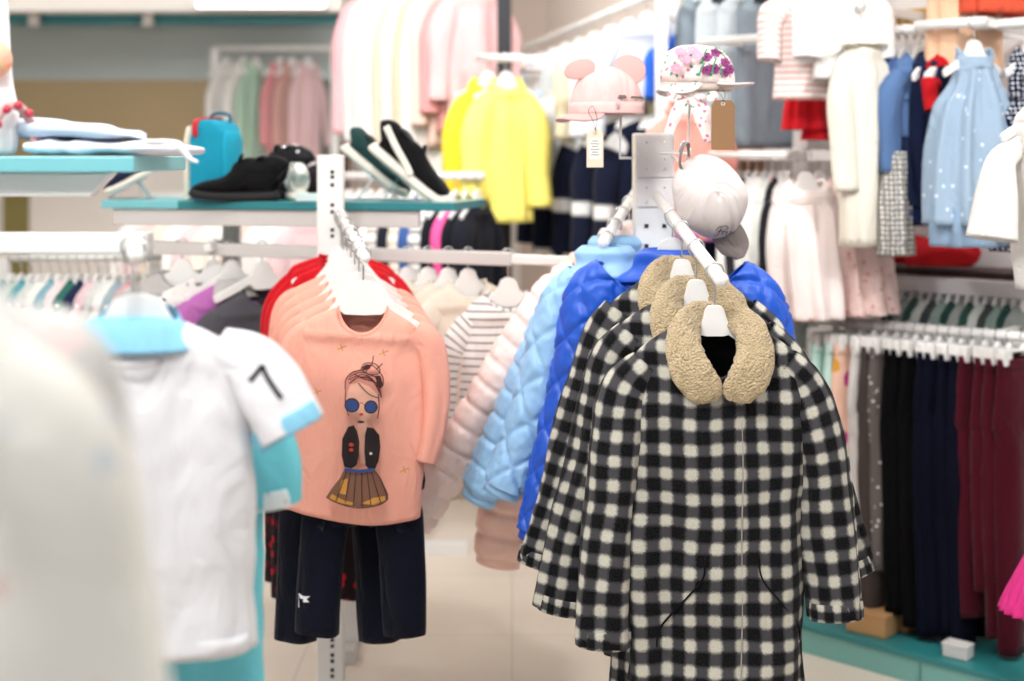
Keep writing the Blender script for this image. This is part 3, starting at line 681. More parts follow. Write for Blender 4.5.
# ================================================================== SALMON SHIRTS STAND
SAL = fabric('#F0AA98', rough=.9, bump=.3, wscale=1100, name='salmon_jersey', var=.06)
RED = fabric('#C4121F', rough=.85, name='red_knit'); NAVY = fabric('#070B1C', rough=.75, sheen=.05, name='navy_jersey', var=.03)
REDFL = fabric('#1C1216', 'floral', '#B0152A', '#5A1020', sc=.03, name='red_rose_print')
PB = P(331, 155, 3.62)
hb = []
for py in (172, 177, 185, 205, 212, 230, 236, 640, 646, 655, 661, 670, 676): hb.append((.006, CAM_Z - (py - HOR) / F_PX * 3.6))
postb = peg_post(PB.x, 3.62, .068, .04, 1.44, .0, 'white slotted post carrying the salmon shirts and the shoe shelf', hb, foot=.11)
ARMB = Rail(P(340, 216, 3.60), P(366, 258, 3.04)); faceout(ARMB, postb, .010)
SAL_HK = .07
def girl():
    out = []
    def L(cx, cy): return ((325 + cx / 3.78 - 366) / 451, (258 - (340 + cy / 3.78)) / 451)
    def pl(mi, pts): out.append((mi, [L(*p) for p in pts]))
    def ln(mi, pts, w=.0016): out.extend((mi, q) for q in stroke([L(*p) for p in pts], w))
    SK, HR, BL, JK, SKT, GO, RD, WH, PK = range(9)
    pl(SK, [(108, 190), (112, 240), (125, 275), (150, 295), (168, 300), (190, 294), (214, 270), (226, 232), (230, 190), (215, 150), (165, 130), (120, 150)])
    pl(SK, [(155, 292), (180, 292), (184, 330), (180, 462), (158, 462), (146, 320)])
    pl(PK, [(98, 180), (104, 145), (130, 120), (170, 108), (215, 118), (240, 150), (236, 215), (222, 205), (190, 175), (150, 158), (118, 168), (108, 200)])
    for pts in ([(100, 190), (102, 150), (130, 122), (180, 112)], [(115, 165), (150, 140), (200, 150), (232, 200)], [(112, 150), (170, 130), (220, 165), (236, 215)], [(150, 160), (190, 200), (228, 215)],
                [(104, 190), (104, 240), (116, 280)], [(226, 200), (228, 250), (222, 290)], [(160, 110), (175, 88), (215, 90), (232, 118), (200, 128), (165, 112)], [(180, 120), (200, 92), (240, 130), (244, 165), (225, 175), (222, 150)],
                [(202, 95), (208, 58)], [(222, 104), (242, 86)], [(120, 135), (160, 118), (205, 128), (236, 145)], [(140, 125), (175, 140), (215, 150)]): ln(HR, pts, .0022)
    pl(HR, [(165, 100), (182, 88), (205, 88), (196, 104), (176, 110)]); pl(HR, [(215, 128), (236, 128), (246, 160), (232, 176), (224, 150)])
    pl(HR, disc(132, 236, 28, 27)); pl(HR, disc(202, 242, 25, 25)); pl(BL, disc(132, 236, 23, 22)); pl(BL, disc(202, 242, 20, 20))
    ln(HR, [(155, 232), (168, 226), (180, 236)], .0012); pl(RD, disc(167, 268, 8, 5)); pl(HR, disc(166, 296, 13, 5)); 
    pl(JK, [(118, 315), (140, 308), (152, 330), (160, 370), (158, 420), (150, 455), (130, 468), (104, 462), (94, 420), (96, 360)])
    pl(JK, [(188, 315), (212, 318), (232, 345), (236, 390), (230, 440), (216, 472), (196, 470), (182, 455), (178, 400), (180, 345)])
    for pts in ([(120, 325), (108, 370), (108, 440)], [(222, 335), (226, 390), (216, 450)], [(146, 320), (154, 360), (150, 440)]): ln(HR, pts, .0014)
    pl(RD, disc(131, 378, 9, 7)); pl(RD, disc(131, 397, 8, 6)); pl(WH, disc(203, 410, 5, 5))
    pl(SKT, [(108, 464), (160, 468), (214, 466), (240, 500), (266, 560), (264, 582), (240, 594), (200, 602), (160, 606), (110, 600), (60, 588), (38, 572), (55, 545), (90, 500)])
    pl(GO, [(60, 560), (100, 580), (140, 588), (136, 598), (80, 590), (48, 576)]); pl(GO, [(170, 590), (215, 570), (255, 566), (256, 582), (210, 596)])
    pl(GO, [(96, 510), (120, 500), (112, 560), (84, 556)])
    for pts in ([(130, 475), (110, 590)], [(150, 475), (140, 600)], [(170, 475), (172, 602)], [(190, 475), (205, 598)], [(205, 472), (240, 590)], [(115, 475), (75, 585)], [(38, 572), (90, 594), (160, 606), (240, 594), (266, 575)], [(266, 575), (240, 500), (214, 466)]): ln(HR, pts, .0018)
    pl(BL, [(108, 460), (160, 466), (216, 460), (216, 472), (160, 478), (108, 472)])
    for pts in ([(118, 605), (116, 650)], [(146, 608), (148, 660)], [(176, 606), (178, 660)], [(200, 604), (204, 640)]): ln(SK, pts, .0012)
    for cx, cy in ((95, 25), (5, 185), (250, 40), (325, 470), (-60, 470), (-70, 220)):
        ln(GO, [(cx - 16, cy + 8), (cx, cy), (cx + 18, cy - 6)], .0022); ln(GO, [(cx - 4, cy - 14), (cx + 4, cy + 12)], .0022)
    return out
GM = [plain('#F0B5A0', .9, name='skin_print'), plain('#3A1A1A', .9, name='hair_print'), plain('#26437E', .7, name='blue_print'), plain('#1E1517', .9, name='jacket_print'), plain('#7A5443', .9, name='skirt_print'),
      plain('#C98F3E', .8, name='gold_print'), plain('#B93A2C', .9, name='red_print'), plain('#EAD8D0', .9, name='white_print'), plain('#DB8F80', .9, name='hair_wash_print')]
POSN = ['frontmost', 'second', 'third', 'fourth', 'rearmost']
for i in range(5):
    Y = 3.09 + i * .085; p = on(ARMB, Y); yaw = -.03 + .01 * i
    hanger(p, yaw, ('white plastic hanger inside the %s salmon shirt' % POSN[i]), 'hangers of the salmon shirts', w=.13, drop=.055, hk=SAL_HK, pw=.046)
    t = thing('long_sleeved_shirt', 'salmon long-sleeved shirt printed with a girl in round sunglasses, frontmost' if i == 0 else 'plain-looking salmon long-sleeved shirt, %s of the five on the arm' % POSN[i], 'shirt', p, yaw, 'salmon shirts')
    b = torso(-.118, .056, .144, .048, .144, .153, .448 - .006 * i, .045, .062, .012, lean=-.024, hc=.018, disp=folds(.004, 4, i * 1.3, .3, .006), nu=72, nv=64)
    body = obj('shirt_body', b, SAL, t, solid=.002)
    obj('neck_band', neckband(-.118, .056, .062, .012, .007), SAL, t)
    fl = (.018, .03); r = (.034, .036, .033, .030, .028)
    for sd, ex in ((-1, .005), (1, .012 + .012 * i)):
        pt = [(.110, 0, -.178), (.144, 0, -.205), (.158 + ex * .2 - (.0 if sd > 0 else -.004), 0, -.30), (.155 + ex * .7 - (.012 if sd > 0 else -.014), -.004, -.39), (.150 + ex - (.028 if sd > 0 else -.022), -.01, -.455)]
        obj('sleeve', sleeve(sd, 0, 0, pts=pt, r=r, disp=folds(.004, 3, i + sd, .1, .004), nv=36, nu=28), SAL, t, solid=.002)
    if i == 0: obj('printed_girl', decal(girl(), b.bvh(), off=.0011, step=.01), GM, body)
for i in range(2):
    p = on(ARMB, 3.105 + i * .085)
    t = pants(V((p.x + (.0 if i == 0 else -.045), p.y, p.z)), -.03, 'navy leggings under the frontmost salmon shirt with a small bird print' if i == 0 else 'navy leggings a step behind, shifted left of the front pair', 'leggings', NAVY, cat='leggings', name='leggings', w=.135, L=.50 + .052 * i, leg=.062, ank=.048, top=-.345, ph=i, spread=.03)
    if i == 0:
        lg = [c for c in t.children if c.name.startswith('trouser_leg')][0]
        mm = M(); mm.v = [v.co.copy() for v in lg.data.vertices]; mm.f = [tuple(q.vertices) for q in lg.data.polygons]
        def lp(x, y): return ((x - p_px) / 451., (258 - y) / 451.)
        p_px = 366
        bird = [(0, [lp(303, 597), (lp(309, 599)), lp(316, 598), lp(311, 602), lp(305, 602)]), (0, [lp(303, 597), lp(304, 611), lp(303, 611)]), (0, [lp(309, 599), lp(315, 604), lp(308, 605)])]
        obj('bird_print', decal(bird, mm.bvh(), off=.0015), plain('#E8E8EE', .8, name='white_bird_print'), lg)
for i in range(3):
    p = on(ARMB, 3.52 + i * .03)
    hanger(p, .0, 'white hanger inside a red sweater, %s behind the salmon shirts' % ['first', 'second', 'third'][i], 'hangers of the red sweaters', w=.13, drop=.03, hk=.085, pw=.03)
    top_garment(p, 0, 'red sweater behind the salmon shirts, %s' % ['nearest of the three', 'middle of the three', 'farthest of the three'][i], 'red sweaters', RED, key=None, cat='sweater', name='sweater', sw=.128 + .006 * i, L=.54, drop=.03, top=-.112 + .006 * i, cw=.14, hw=.15, SL=.34, sr=(.04, .038, .034, .03), flare=.01, d=.03, scf=.03)
for i in range(2):
    p = on(ARMB, 3.535 + i * .03)
    pants(V((p.x - .045 - .02 * i, p.y, p.z)), 0, 'red rose-printed leggings hanging behind the navy ones, %s' % ['nearer pair', 'farther pair'][i], 'rose leggings', REDFL, cat='leggings', name='leggings', w=.15, L=.52 - .03 * i, leg=.062, ank=.055, top=-.43, ph=i, spread=.0)
# ================================================================== NEAR LEFT: POLOS, PALE GARMENTS, SHELF
AQ = fabric('#8ECBE8', rough=.9, name='pale_aqua_rib'); WJ = fabric('#E6E6EA', rough=.95, bump=.3, wscale=1000, name='white_pique', var=.03)
TEALJ = fabric('#74CFDD', rough=.9, bump=.3, wscale=1000, name='aqua_jersey', var=.08)
BARA = Rail(P(-160, 243, 2.12), P(146, 243, 2.12))
fa = thing('shelving_stand', 'white shelving stand at the left with a light teal shelf and square bar', 'display stand', P(-10, 155, 2.3) * V((1, 1, 0)) if 0 else V((P(-10, 155, 2.3).x, 2.3, 0)), 0)
def rel(p, t): return V(p) - t.location
obj('hanging_bar', bar(rel(BARA.a, fa), rel(BARA.b, fa), .032, .032), ENAMEL, fa, bevel=.004, smooth=False)
obj('bar_end_cap', bar(rel(BARA.b, fa), rel(BARA.b + V((.008, 0, 0)), fa), .034, .034), GREYEN, fa, bevel=.003, smooth=False)
sh0, sh1 = P(-190, 150, 2.12), P(186, 150, 2.46); zt = CAM_Z - .002
obj('shelf_board', box(rel(((sh0.x + sh1.x) / 2, 2.12 + .17, zt - .012), fa), sh1.x - sh0.x, .34, .024), LTEAL, fa, bevel=.002, smooth=False)
a0 = P(-170, 166, 2.14).x; a1 = P(110, 166, 2.14).x
br = plate([(a0, zt - .025), (a1, zt - .025), (a1 - .035, zt - .062), (a0, zt - .062)], .03).mv(0, 2.17, 0); br.v = [rel(p, fa) for p in br.v]
obj('shelf_bracket', br, ENAMEL, fa, smooth=False, bevel=.003)
for x in (-.62, .0): 
    pass
ax = P(118, 240, 2.12)
arm = Rail(P(126, 243, 2.12), P(137, 256, 1.80))
m = tube([rel(arm.a, fa), rel(arm.b, fa)], .010, nu=14, nv=2); obj('faceout_arm', m, ENAMEL, fa)
m = M(); bx = P(-120, 155, 2.3).x - fa.location.x
m.add(bar((bx, .15, .03), (bx, .15, zt - .03), .05)).add(bar((bx, .17, 1.31), (bx, -.18, 1.31), .03))
obj('upright', m, ENAMEL, fa, bevel=.003, smooth=False)
m = M(); m.add(bar((bx, -.2, .02), (bx, .4, .02), .06, .04)).add(bar((bx, .15, .02), (bx + .42, .15, .02), .06, .04)); obj('foot', m, GREYEN, fa, bevel=.003, smooth=False)

# white polo, seen from the back
def polo(Y, px, label, hl, body_m, trim_m, sw, L, cuffpts, num=False, front=False, hk=.065, top=-.092, ph=1.0, cw=None, hw=None):
    p = P(px, 246, Y)
    q = on(arm, Y); p.x = q.x + .004; p.z = q.z
    hanger(p, 0, hl, 'hangers of the polo shirts', w=.13, drop=.035, hk=hk, pw=.04)
    t = thing('polo_shirt', label, 'polo shirt', p, .0)
    b = torso(top, .062, sw, .036, cw or sw - .004, hw or sw + .008, L, .055, .018, .012, disp=folds(.007, 4, ph, .15, .008), nu=64, nv=64)
    body = obj('shirt_body', b, body_m, t, solid=.002)
    obj('hem_band', sweep([(0, 0, top - L + .022), (0, 0, top - L - .002)], [(hw or sw + .008) + .0004] * 2, [.0582] * 2, nu=48, nv=3, pw=.8, cap=(0, 0)), body_m, t, solid=.002)
    for sd in (-1, 1):
        pt = [(sd * a, b_, c) for a, b_, c in cuffpts]
        rr = (.032, .043, .046, .045)
        sl = sleeve(1, 0, 0, pts=pt, r=rr, ry=(.03, .038, .040, .038), disp=folds(.004, 3, ph + sd, .1, .004), nv=30, nu=28); so = obj('sleeve', sl, body_m, t, solid=.002)
        e, q = V(pt[-1]), V(pt[-2]); dd = (e - q).normalized()
        obj('cuff', sweep([e - dd * .022, e - dd * .01, e + dd * .004], [.0465, .047, .046], [.0395, .040, .039], nu=28, nv=6, cap=(0, 0)), trim_m, so, solid=.003)
        if num and sd == 1:
            cx, cz = sd * (cuffpts[1][0] + .028), (cuffpts[1][2]) - .008
            sv = [(-.016, .004), (-.004, .016), (.017, -.022)]
            R = lambda x, z: (cx + x, cz + z)
            seg = [(0, q) for q in stroke([R(-.022, -.004), R(-.006, .016)], .0062)] + [(0, q) for q in stroke([R(-.007, .016), R(.001, .0), R(.020, -.026)], .0060)]
            obj('number_seven', decal(seg, sl.bvh(), off=.0015, step=.006), plain('#17181F', .8, name='black_print'), so)
    obj('collar', sweep([(0, 0, top + .004), (0, 0, top + .002), (0, -.006, top - .010), (0, -.010, top - .030)], [.052, .060, .076, .090], [.030, .033, .038, .043], post=lambda p, a, t_: V((p.x, p.y, p.z - .012 * max(0, math.cos(a)) * t_)), nu=48, nv=14, pw=.95, cap=(0, 0),
        disp=lambda a, u, v, t_: .002 * math.sin(4 * a)), trim_m, t, solid=.003)
    obj('collar_seam', sweep([(.055 * math.sin(a), -.058 * math.cos(a) + .0, top - .038 - .012 * max(0, math.cos(a))) for a in [(-1.2 + 2.4 * i / 20) for i in range(21)]], .003, .0015, hint=(0, 0, 1), nu=8, nv=40), fabric('#C9C6C8', name='grey_tape'), t)
    return t
polo(1.86, 131, 'white polo shirt with pale blue collar and a 7 on the sleeve', 'white plastic hanger at the neck of the white polo shirt', WJ, AQ, .142, .430,
     [(.105, 0, -.128), (.150, 0, -.152), (.178, -.004, -.190), (.204, -.008, -.236)], num=True)
polo(1.99, 131, 'aqua polo shirt hanging just behind the white one, its hem showing below', 'white plastic hanger inside the aqua polo shirt', TEALJ, fabric('#E9F3F5', 'sparkle', '#1B2B66', sc=.012, name='printed_white_trim'), .17, .60,
     [(.110, 0, -.20), (.160, 0, -.24), (.184, 0, -.30), (.190, 0, -.362)], ph=3, hk=.11, top=-.14, cw=.172, hw=.192)

# the two pale garments closest to the viewer
def floral(h, a, b, sc=.05): return fabric(h, 'floral', a, b, sc=sc, rough=.9, name='pale_flower_print', var=.02)
BARN = Rail(P(-420, 225, .95), P(-180, 225, .95) + V((0, 0, 0)))
arn = Rail(P(-190, 118, 1.25), P(-262, 124, .80))
fn = thing('hanging_rack', 'white rack just outside the left edge holding the two blurred pale tops', 'clothes rack', (arn.a.x, 1.30, 0), 0)
o_ = V((arn.a.x, 1.30, 0))
obj('post', bar((0, 0, .02), (0, 0, arn.a.z + .05), .05), ENAMEL, fn, bevel=.003, smooth=False); obj('faceout_arm', tube([V((arn.a.x, 1.3, arn.a.z)) - o_, arn.b - o_], .012, nu=14, nv=2), ENAMEL, fn)
obj('foot', bar((-.3, 0, .02), (.3, 0, .02), .06, .04).add(bar((0, -.3, .02), (0, .3, .02), .06, .04)), GREYEN, fn, bevel=.003, smooth=False)
for Y, px, lab, hl, mt, kw in ((.93, -175, 'cream blouse with faint pink flowers, blurred at the left edge', 'white hanger inside the blurred cream blouse', floral('#F3F1EA', '#F2C4C0', '#DDE3E8', .035), dict(sw=.152, L=.56, cw=.165, hw=.25, SL=.30, flare=.05)),
                               (1.04, -150, 'light grey top behind the blurred cream blouse', 'white hanger inside the light grey top', floral('#D3D2D0', '#EAD3D3', '#F5F5F2', .04), dict(sw=.168, L=.52, cw=.175, hw=.19, SL=.22, flare=.03))):
    p = on(arn, Y)
    hanger(p, -.05, hl, 'hangers of the blurred tops', w=.14, drop=.05)
    top_garment(p, -.05, lab, None, mt, cat='blouse', name='blouse', nw=.06, drop=.045, sr=(.05, .055, .056, .058), low=False, fold=.008, nf=6, **kw)
# folded pale jeans lying on the shelf
DEN = fabric('#C9D6E8', rough=.9, bump=.4, name='bleached_denim', var=.15); DEN2 = fabric('#E8E8F2', rough=.9, name='pale_denim', var=.1)
def folded(px0, px1, Y, z, h, mt, label, name, ph, wedge=1.0, dy=.1, grp=None):
    a, b = P(px0, 150, Y), P(px1, 150, Y); n = 14; pts = []; rx = []; 
    for i in range(n):
        q = i / (n - 1); hh = h * (1 - q) ** .6 * wedge + h * (1 - wedge) * 1 + .006
        pts.append((a.x + (b.x - a.x) * q, Y + .03 * math.sin(q * 3 + ph), z + hh / 2)); rx.append(hh / 2)
    rx[0] *= .7; rx[-1] *= .5
    m = sweep(pts, [dy] * n, rx, hint=(0, 1, 0), nu=40, nv=48, pw=.7, disp=lambda an, u, v, t: .0045 * noise.noise(V((u * 14, v * 22, ph))) + .0015 * math.sin(v * 70 + u * 20))
    for i, p in enumerate(m.v):
        if p.z < z + .0005: m.v[i] = V((p.x, p.y, z + .0005))
    o = obj(name, m, mt); tag(o, label, 'clothes', grp)
    return o
folded(28, 178, 2.24, zt + .001, .022, DEN2, 'pale folded jeans lying flat on the light teal shelf', 'folded_jeans', 1.0, .4, .1)
folded(32, 150, 2.26, zt + .026, .030, DEN, 'bleached blue jeans lying on top of the folded pair', 'folded_jeans', 2.4, .95, .08)
o = obj('white_cloth', sweep([P(150, 150, 2.1) + V((0, 0, .012)), P(176, 150, 2.09) + V((0, 0, .010)), P(189, 158, 2.09), P(196, 161, 2.10)], [.03, .025, .012, .006], [.004, .004, .004, .003], hint=(0, 1, 0), nu=16, nv=20, disp=lambda an, u, v, t: .002 * noise.noise(V((u * 40, v * 40, 1)))), fabric('#F1F1F5', name='white_cotton'))
tag(o, 'corner of white cloth hanging over the right end of the light teal shelf', 'cloth')
# toy and toy basket at the left end of the shelf
c = P(-6, 140, 2.2)
t = thing('plush_toy', 'pale pink soft toy with a peach ball nose at the left edge', 'soft toy', (c.x, c.y, zt + .0), 0)
obj('toy_body', sweep([(0, 0, .001), (0, 0, .01), (.004, 0, .06), (.0, 0, .12), (-.002, 0, .18), (-.004, 0, .24), (-.006, 0, .30)], [.02, .034, .034, .028, .026, .024, .008], [.02, .034, .034, .028, .026, .024, .008], nu=24, nv=30), fabric('#F6ECEC', rough=1, sheen=.6, name='plush'), t)
obj('peach_ball', blob((.012, -.03, .150), .027, .024, .030), floral('#F6B79B', '#F49D6A', '#B6D25A', .03), t)
obj('green_patch', blob((.018, -.046, .142), .010, .008, .012), plain('#B7D94C', .7, name='lime_felt'), t)
obj('ear', blob((-.002, -.005, .31), .012, .008, .05), fabric('#F8DCDC', rough=1, name='pink_plush'), t)
c = P(20, 150, 2.2)
t = thing('hair_band', 'dusty pink padded hair band standing on the shelf beside jeans', 'hair band', (c.x, 2.17, zt), .9)
obj('band', tube([(.040 * math.cos(a), 0, .004 + .075 * math.sin(a)) for a in [PI * i / 14 for i in range(15)]], .007, nu=12, nv=50), fabric('#D9A9A6', rough=.9, name='padded_velvet'), t)
m = M()
for i in range(5): m.add(blob((.040 * math.cos(.5 + i * .5), -.010, .004 + .075 * math.sin(.5 + i * .5)), .007, .006, .007, 10, 6))
obj('bead_trim', m, plain('#C7384C', .4, name='red_bead'), t)
# ================================================================== SHOE GONDOLA (MIDDLE LEFT)
# shelf board behind the slotted post, rail beneath it
Yf = 3.67
gx0, gx1 = P(100, 200, 3.95).x, P(476, 209, Yf).x
g = thing('shoe_gondola', 'white gondola with a teal shoe shelf and a hanging rail under it', 'display stand', ((gx0 + gx1) / 2, 3.85, 0), 0)
G0 = V(((gx0 + gx1) / 2, 3.85, 0)); ZS = 1.315
def gq(px, Y): return V((P(px, 0, Y).x, Y, 0))
def quad(pts, z0, z1, off):
    m = M(); 
    for z in (z0, z1):
        for p in pts: m.v.append(V((p.x, p.y, z)) - off)
    n = len(pts); m.f = [tuple(range(n))[::-1], tuple(range(n, 2 * n))] + [(i, (i + 1) % n, n + (i + 1) % n, n + i) for i in range(n)]
    for f in m.f: m.uv += [(m.v[i].x, m.v[i].y) for i in f]; m.mi.append(0)
    return m
A_, B_ = gq(101, 3.86), gq(455, 3.66); nrm = V((-(B_ - A_).y, (B_ - A_).x, 0)).normalized()
Dp = nrm * .36; mid = A_ + (B_ - A_) * .225
obj('shelf_board', quad([mid, B_, B_ + Dp, mid + Dp], ZS - .022, ZS, G0), TEAL, g, bevel=.002, smooth=False)
obj('end_shelf_board', quad([A_, mid, mid + Dp, A_ + Dp], ZS - .022, ZS, G0), LTEAL, g, bevel=.002, smooth=False)
e0, e1 = A_ + (B_ - A_) * .03 + nrm * .02, A_ + (B_ - A_) * .9 + nrm * .02
obj('shelf_apron', bar(e0 + V((0, 0, ZS - .045)) - G0, e1 + V((0, 0, ZS - .045)) - G0, .02, .045), GREYEN, g, bevel=.003, smooth=False)
RB1 = Rail(P(150, 247, 3.90), P(512, 259, 3.66)); RB2 = Rail(P(512, 259, 3.66), P(612, 263, 3.60))
obj('hanging_rail', bar(RB1.a - G0, RB1.b - G0, .035, .035), GREYEN, g, bevel=.004, smooth=False)
obj('hanging_rail', bar(RB2.a - G0, RB2.b - G0, .026, .026), ENAMEL, g, bevel=.004, smooth=False)
for px, Y in ((232, 4.10), (350, 4.05)):
    q = P(px, 0, Y); obj('upright', bar((q.x - G0.x, q.y - G0.y, .02), (q.x - G0.x, q.y - G0.y, ZS - .03), .05, .04), ENAMEL, g, bevel=.003, smooth=False)
    obj('foot', bar((q.x - G0.x, .1, .02), (q.x - G0.x, .6, .02), .05, .04), GREYEN, g, bevel=.003, smooth=False)
    obj('rail_bracket', bar((q.x - G0.x, q.y - G0.y, 1.19), (q.x - G0.x, -.08, 1.19), .02, .02), ENAMEL, g, bevel=.002, smooth=False)

# --- shoes
def sneaker(name, label, grp, length, up, sole, lace=None, hi=0, strap=None, toe=None, stripe=None):
    t = thing(name, label, 'shoe', (0, 0, 0), 0, grp); L = length
    pts = [(x * L, 0, z) for x, z in ((0, .014), (.04, .012), (.2, .011), (.45, .011), (.7, .012), (.9, .016), (.985, .022), (1.0, .024))]
    wd = [.012, .026, .030, .028, .036, .034, .018, .004]; hh = [.010, .013, .013, .012, .012, .012, .010, .003]
    obj('sole', sweep(pts, wd, hh, hint=(0, 1, 0), nu=28, nv=36, pw=.65), sole, t)
    hgt = [.050 + hi, .066 + hi, .056 + hi, .058 + hi, .050 + hi * .35, .040, .030, .018, .004]
    pts = [(x * L, 0, .018 + h * .5) for x, h in zip((.01, .06, .18, .36, .48, .62, .82, .95, .985), hgt)]
    wd = [.012, .026, .029, .026, .028, .032, .031, .018, .004]
    def post(p, an, tt):            # open the ankle
        return p
    obj('upper', sweep(pts, wd, [h * .5 for h in hgt], hint=(0, 1, 0), nu=32, nv=44, pw=.85, disp=lambda an, u, v, tt: .0012 * noise.noise(V((u * 40, v * 40, L * 9)))), up, t)
    obj('ankle_opening', sweep([(.10 * L, 0, .076 + hi), (.2 * L, 0, .078 + hi), (.36 * L, 0, .070 + hi * .5)], [.012, .020, .012], [.004, .005, .003], hint=(0, 1, 0), nu=20, nv=12), DARK if not lace else lace, t)
    obj('tongue', sweep([(.50 * L, 0, .050), (.44 * L, 0, .070 + hi), (.41 * L, 0, .084 + hi)], [.016, .019, .016], [.004, .004, .003], hint=(0, 1, 0), nu=16, nv=12), up, t)
    obj('heel_tab', sweep([(.05 * L, 0, .050 + hi), (.03 * L, 0, .066 + hi), (.015 * L, 0, .076 + hi)], [.014, .014, .010], [.004, .004, .003], hint=(0, 1, 0), nu=16, nv=10), up, t)
    if lace:
        for k in range(4):
            x = (.42 + .075 * k) * L; z = .070 - k * .0075 + hi * .2
            obj('lace', tube([(x, -.022, z - .012), (x + .004, 0, z + .001), (x, .022, z - .012)], .0026, nv=10, hint=(1, 0, 0)), lace, t)
    if strap: obj('strap', sweep([(.45 * L, -.031, .02), (.47 * L, -.027, .05), (.50 * L, 0, .068), (.47 * L, .027, .05), (.45 * L, .031, .02)], .014, .003, hint=(1, 0, 0), nu=14, nv=24), strap, t)
    if stripe: obj('side_stripe', sweep([(.02 * L, -.028, .07), (.22 * L, -.031, .048), (.42 * L, -.031, .030), (.5 * L, -.033, .020)], .0025, .008, hint=(0, 1, 0), nu=12, nv=20), stripe, t)
    if toe: obj('toe_cap', blob((.88 * L, 0, .026), .030, .030, .018, 18, 10), toe, t)
    return t
def pose(t, loc, rz, ry=0, sc=1):
    t.location = loc; t.rotation_euler = (0, ry, rz); t.scale = (sc, sc, sc)
BLK = fabric('#0B0B0D', rough=.7, name='black_knit'); NVS = fabric('#1D2440', rough=.5, name='navy_leather'); CRM = plain('#EFE9DC', .6, name='cream_rubber'); BLKR = plain('#0D0D0E', .7, name='black_rubber')
WSH = fabric('#ECEBE4', rough=.5, name='white_leather')
def sit(px, Y, dz=0): p = P(px, 0, Y); return V((p.x, Y, ZS + dz))
s = sneaker('sneaker', 'black knitted trainer, toe pointing left, in front of the blue bag', 'black trainers', .215, BLK, BLKR, hi=.028, lace=None); pose(s, sit(279, 3.80, .001), PI + .02, 0, 1.12)
s = sneaker('sneaker', 'black shiny boot with silver trim behind the black trainer', 'black boots', .15, fabric('#17161A', 'sparkle', '#E8E8F0', sc=.03, rough=.3, name='shiny_black'), BLKR, hi=.055); pose(s, sit(300, 3.97, .001), PI - .3, 0, 1.1)
obj('silver_trim', blob((.03, -.012, .128), .032, .02, .013, 14, 8), plain('#E4E6EA', .15, 1, name='silver'), s)
s = sneaker('sneaker', 'small white shoe standing next to the slotted post', 'white shoes', .14, WSH, CRM, hi=.018); pose(s, sit(300, 3.86, .001), 1.9)
s = sneaker('sneaker', 'dark little shoe half hidden behind the slotted post', 'dark shoes', .13, fabric('#2A1E26', rough=.5, name='plum_leather'), BLKR, lace=plain('#E9DCE0', .6, name='pink_lace'), hi=.02); pose(s, sit(322, 3.93, .001), PI - .2)
# stands: acrylic easels
ACR = plain('#BFE0EA', .08, 0, 'clear_acrylic', trans=.7, alpha=.75)
def easel(px, Y, rz, label, lean=.62, L=.15):
    p = sit(px, Y, .001); t = thing('shoe_stand', label, 'shoe stand', p, rz, 'acrylic shoe stands')
    obj('base_plate', box((.04, 0, .002), .12, .06, .004), ACR, t, bevel=.001, smooth=False)
    c_, s_ = math.cos(lean), math.sin(lean)
    obj('ramp', bar((.10, 0, .006), (.10 - L * c_, 0, .006 + L * s_), .055, .004), ACR, t, smooth=False)
    obj('strut', bar((-.01, 0, .004), (.035, 0, .006 + .062), .05, .004), ACR, t, smooth=False)
    return t
def on_easel(shoe, px, Y, rz, lean=.62, L=.15, sc=1):
    p = sit(px, Y); R = Matrix.Rotation(rz, 3, 'Z')
    LL = .205 if sc > .9 else .13
    top = R @ V((.10 - LL * math.cos(lean), 0, .008 + LL * math.sin(lean) + .004)); shoe.location = p + top
    shoe.rotation_euler = (0, lean, rz); shoe.scale = (sc, sc, sc)
easel(388, 3.86, 0, 'clear acrylic stand tilting the black and white trainer', .68)
s = sneaker('sneaker', 'black trainer with thick cream sole and diagonal stripe, tilted toe down', 'tilted trainers', .235, BLK, CRM, lace=None, hi=.005, stripe=CRM, toe=fabric('#E9E4DA', rough=.5, name='white_toe')); on_easel(s, 390, 3.80, -.15, .68, sc=1.2)
s = sneaker('sneaker', 'black trainer with cream sole on the left of the tilted pair', 'tilted trainers', .20, fabric('#22403F', rough=.7, name='dark_green_mesh'), CRM, lace=None, hi=-.01); on_easel(s, 362, 3.95, -.15, .68, sc=1.15)
easel(362, 3.92, 0, 'clear acrylic stand holding the shoe nearest the slotted post', .68)
easel(146, 3.94, PI, 'clear acrylic stand under the navy shoe at the left end', .5, .11)
s = sneaker('sneaker', 'navy patent shoe tilted on a stand at the left end of the teal shelf', 'navy shoes', .17, NVS, CRM, lace=None); on_easel(s, 146, 3.93, PI + .2, .5, sc=.8)
s = sneaker('sneaker', 'navy and white canvas shoe at the far left end of the teal shelf', 'navy shoes', .17, fabric('#2B3A5C', rough=.8, name='navy_canvas'), CRM, lace=plain('#F0F0F0', .6, name='white_lace')); on_easel(s, 122, 4.05, PI + .2, .5, sc=.8)
o = obj('shoe_box', box((0, 0, .013), .10, .09, .026), plain('#CFE4E6', .5, name='pale_blue_card'), smooth=False, bevel=.002, loc=sit(300, 3.93, .0) + V((0, .0, 0)))
o.location = sit(312, 3.765, .001); o.scale = (.8, .6, .8); tag(o, 'small pale blue box lying beside the slotted post', 'box')
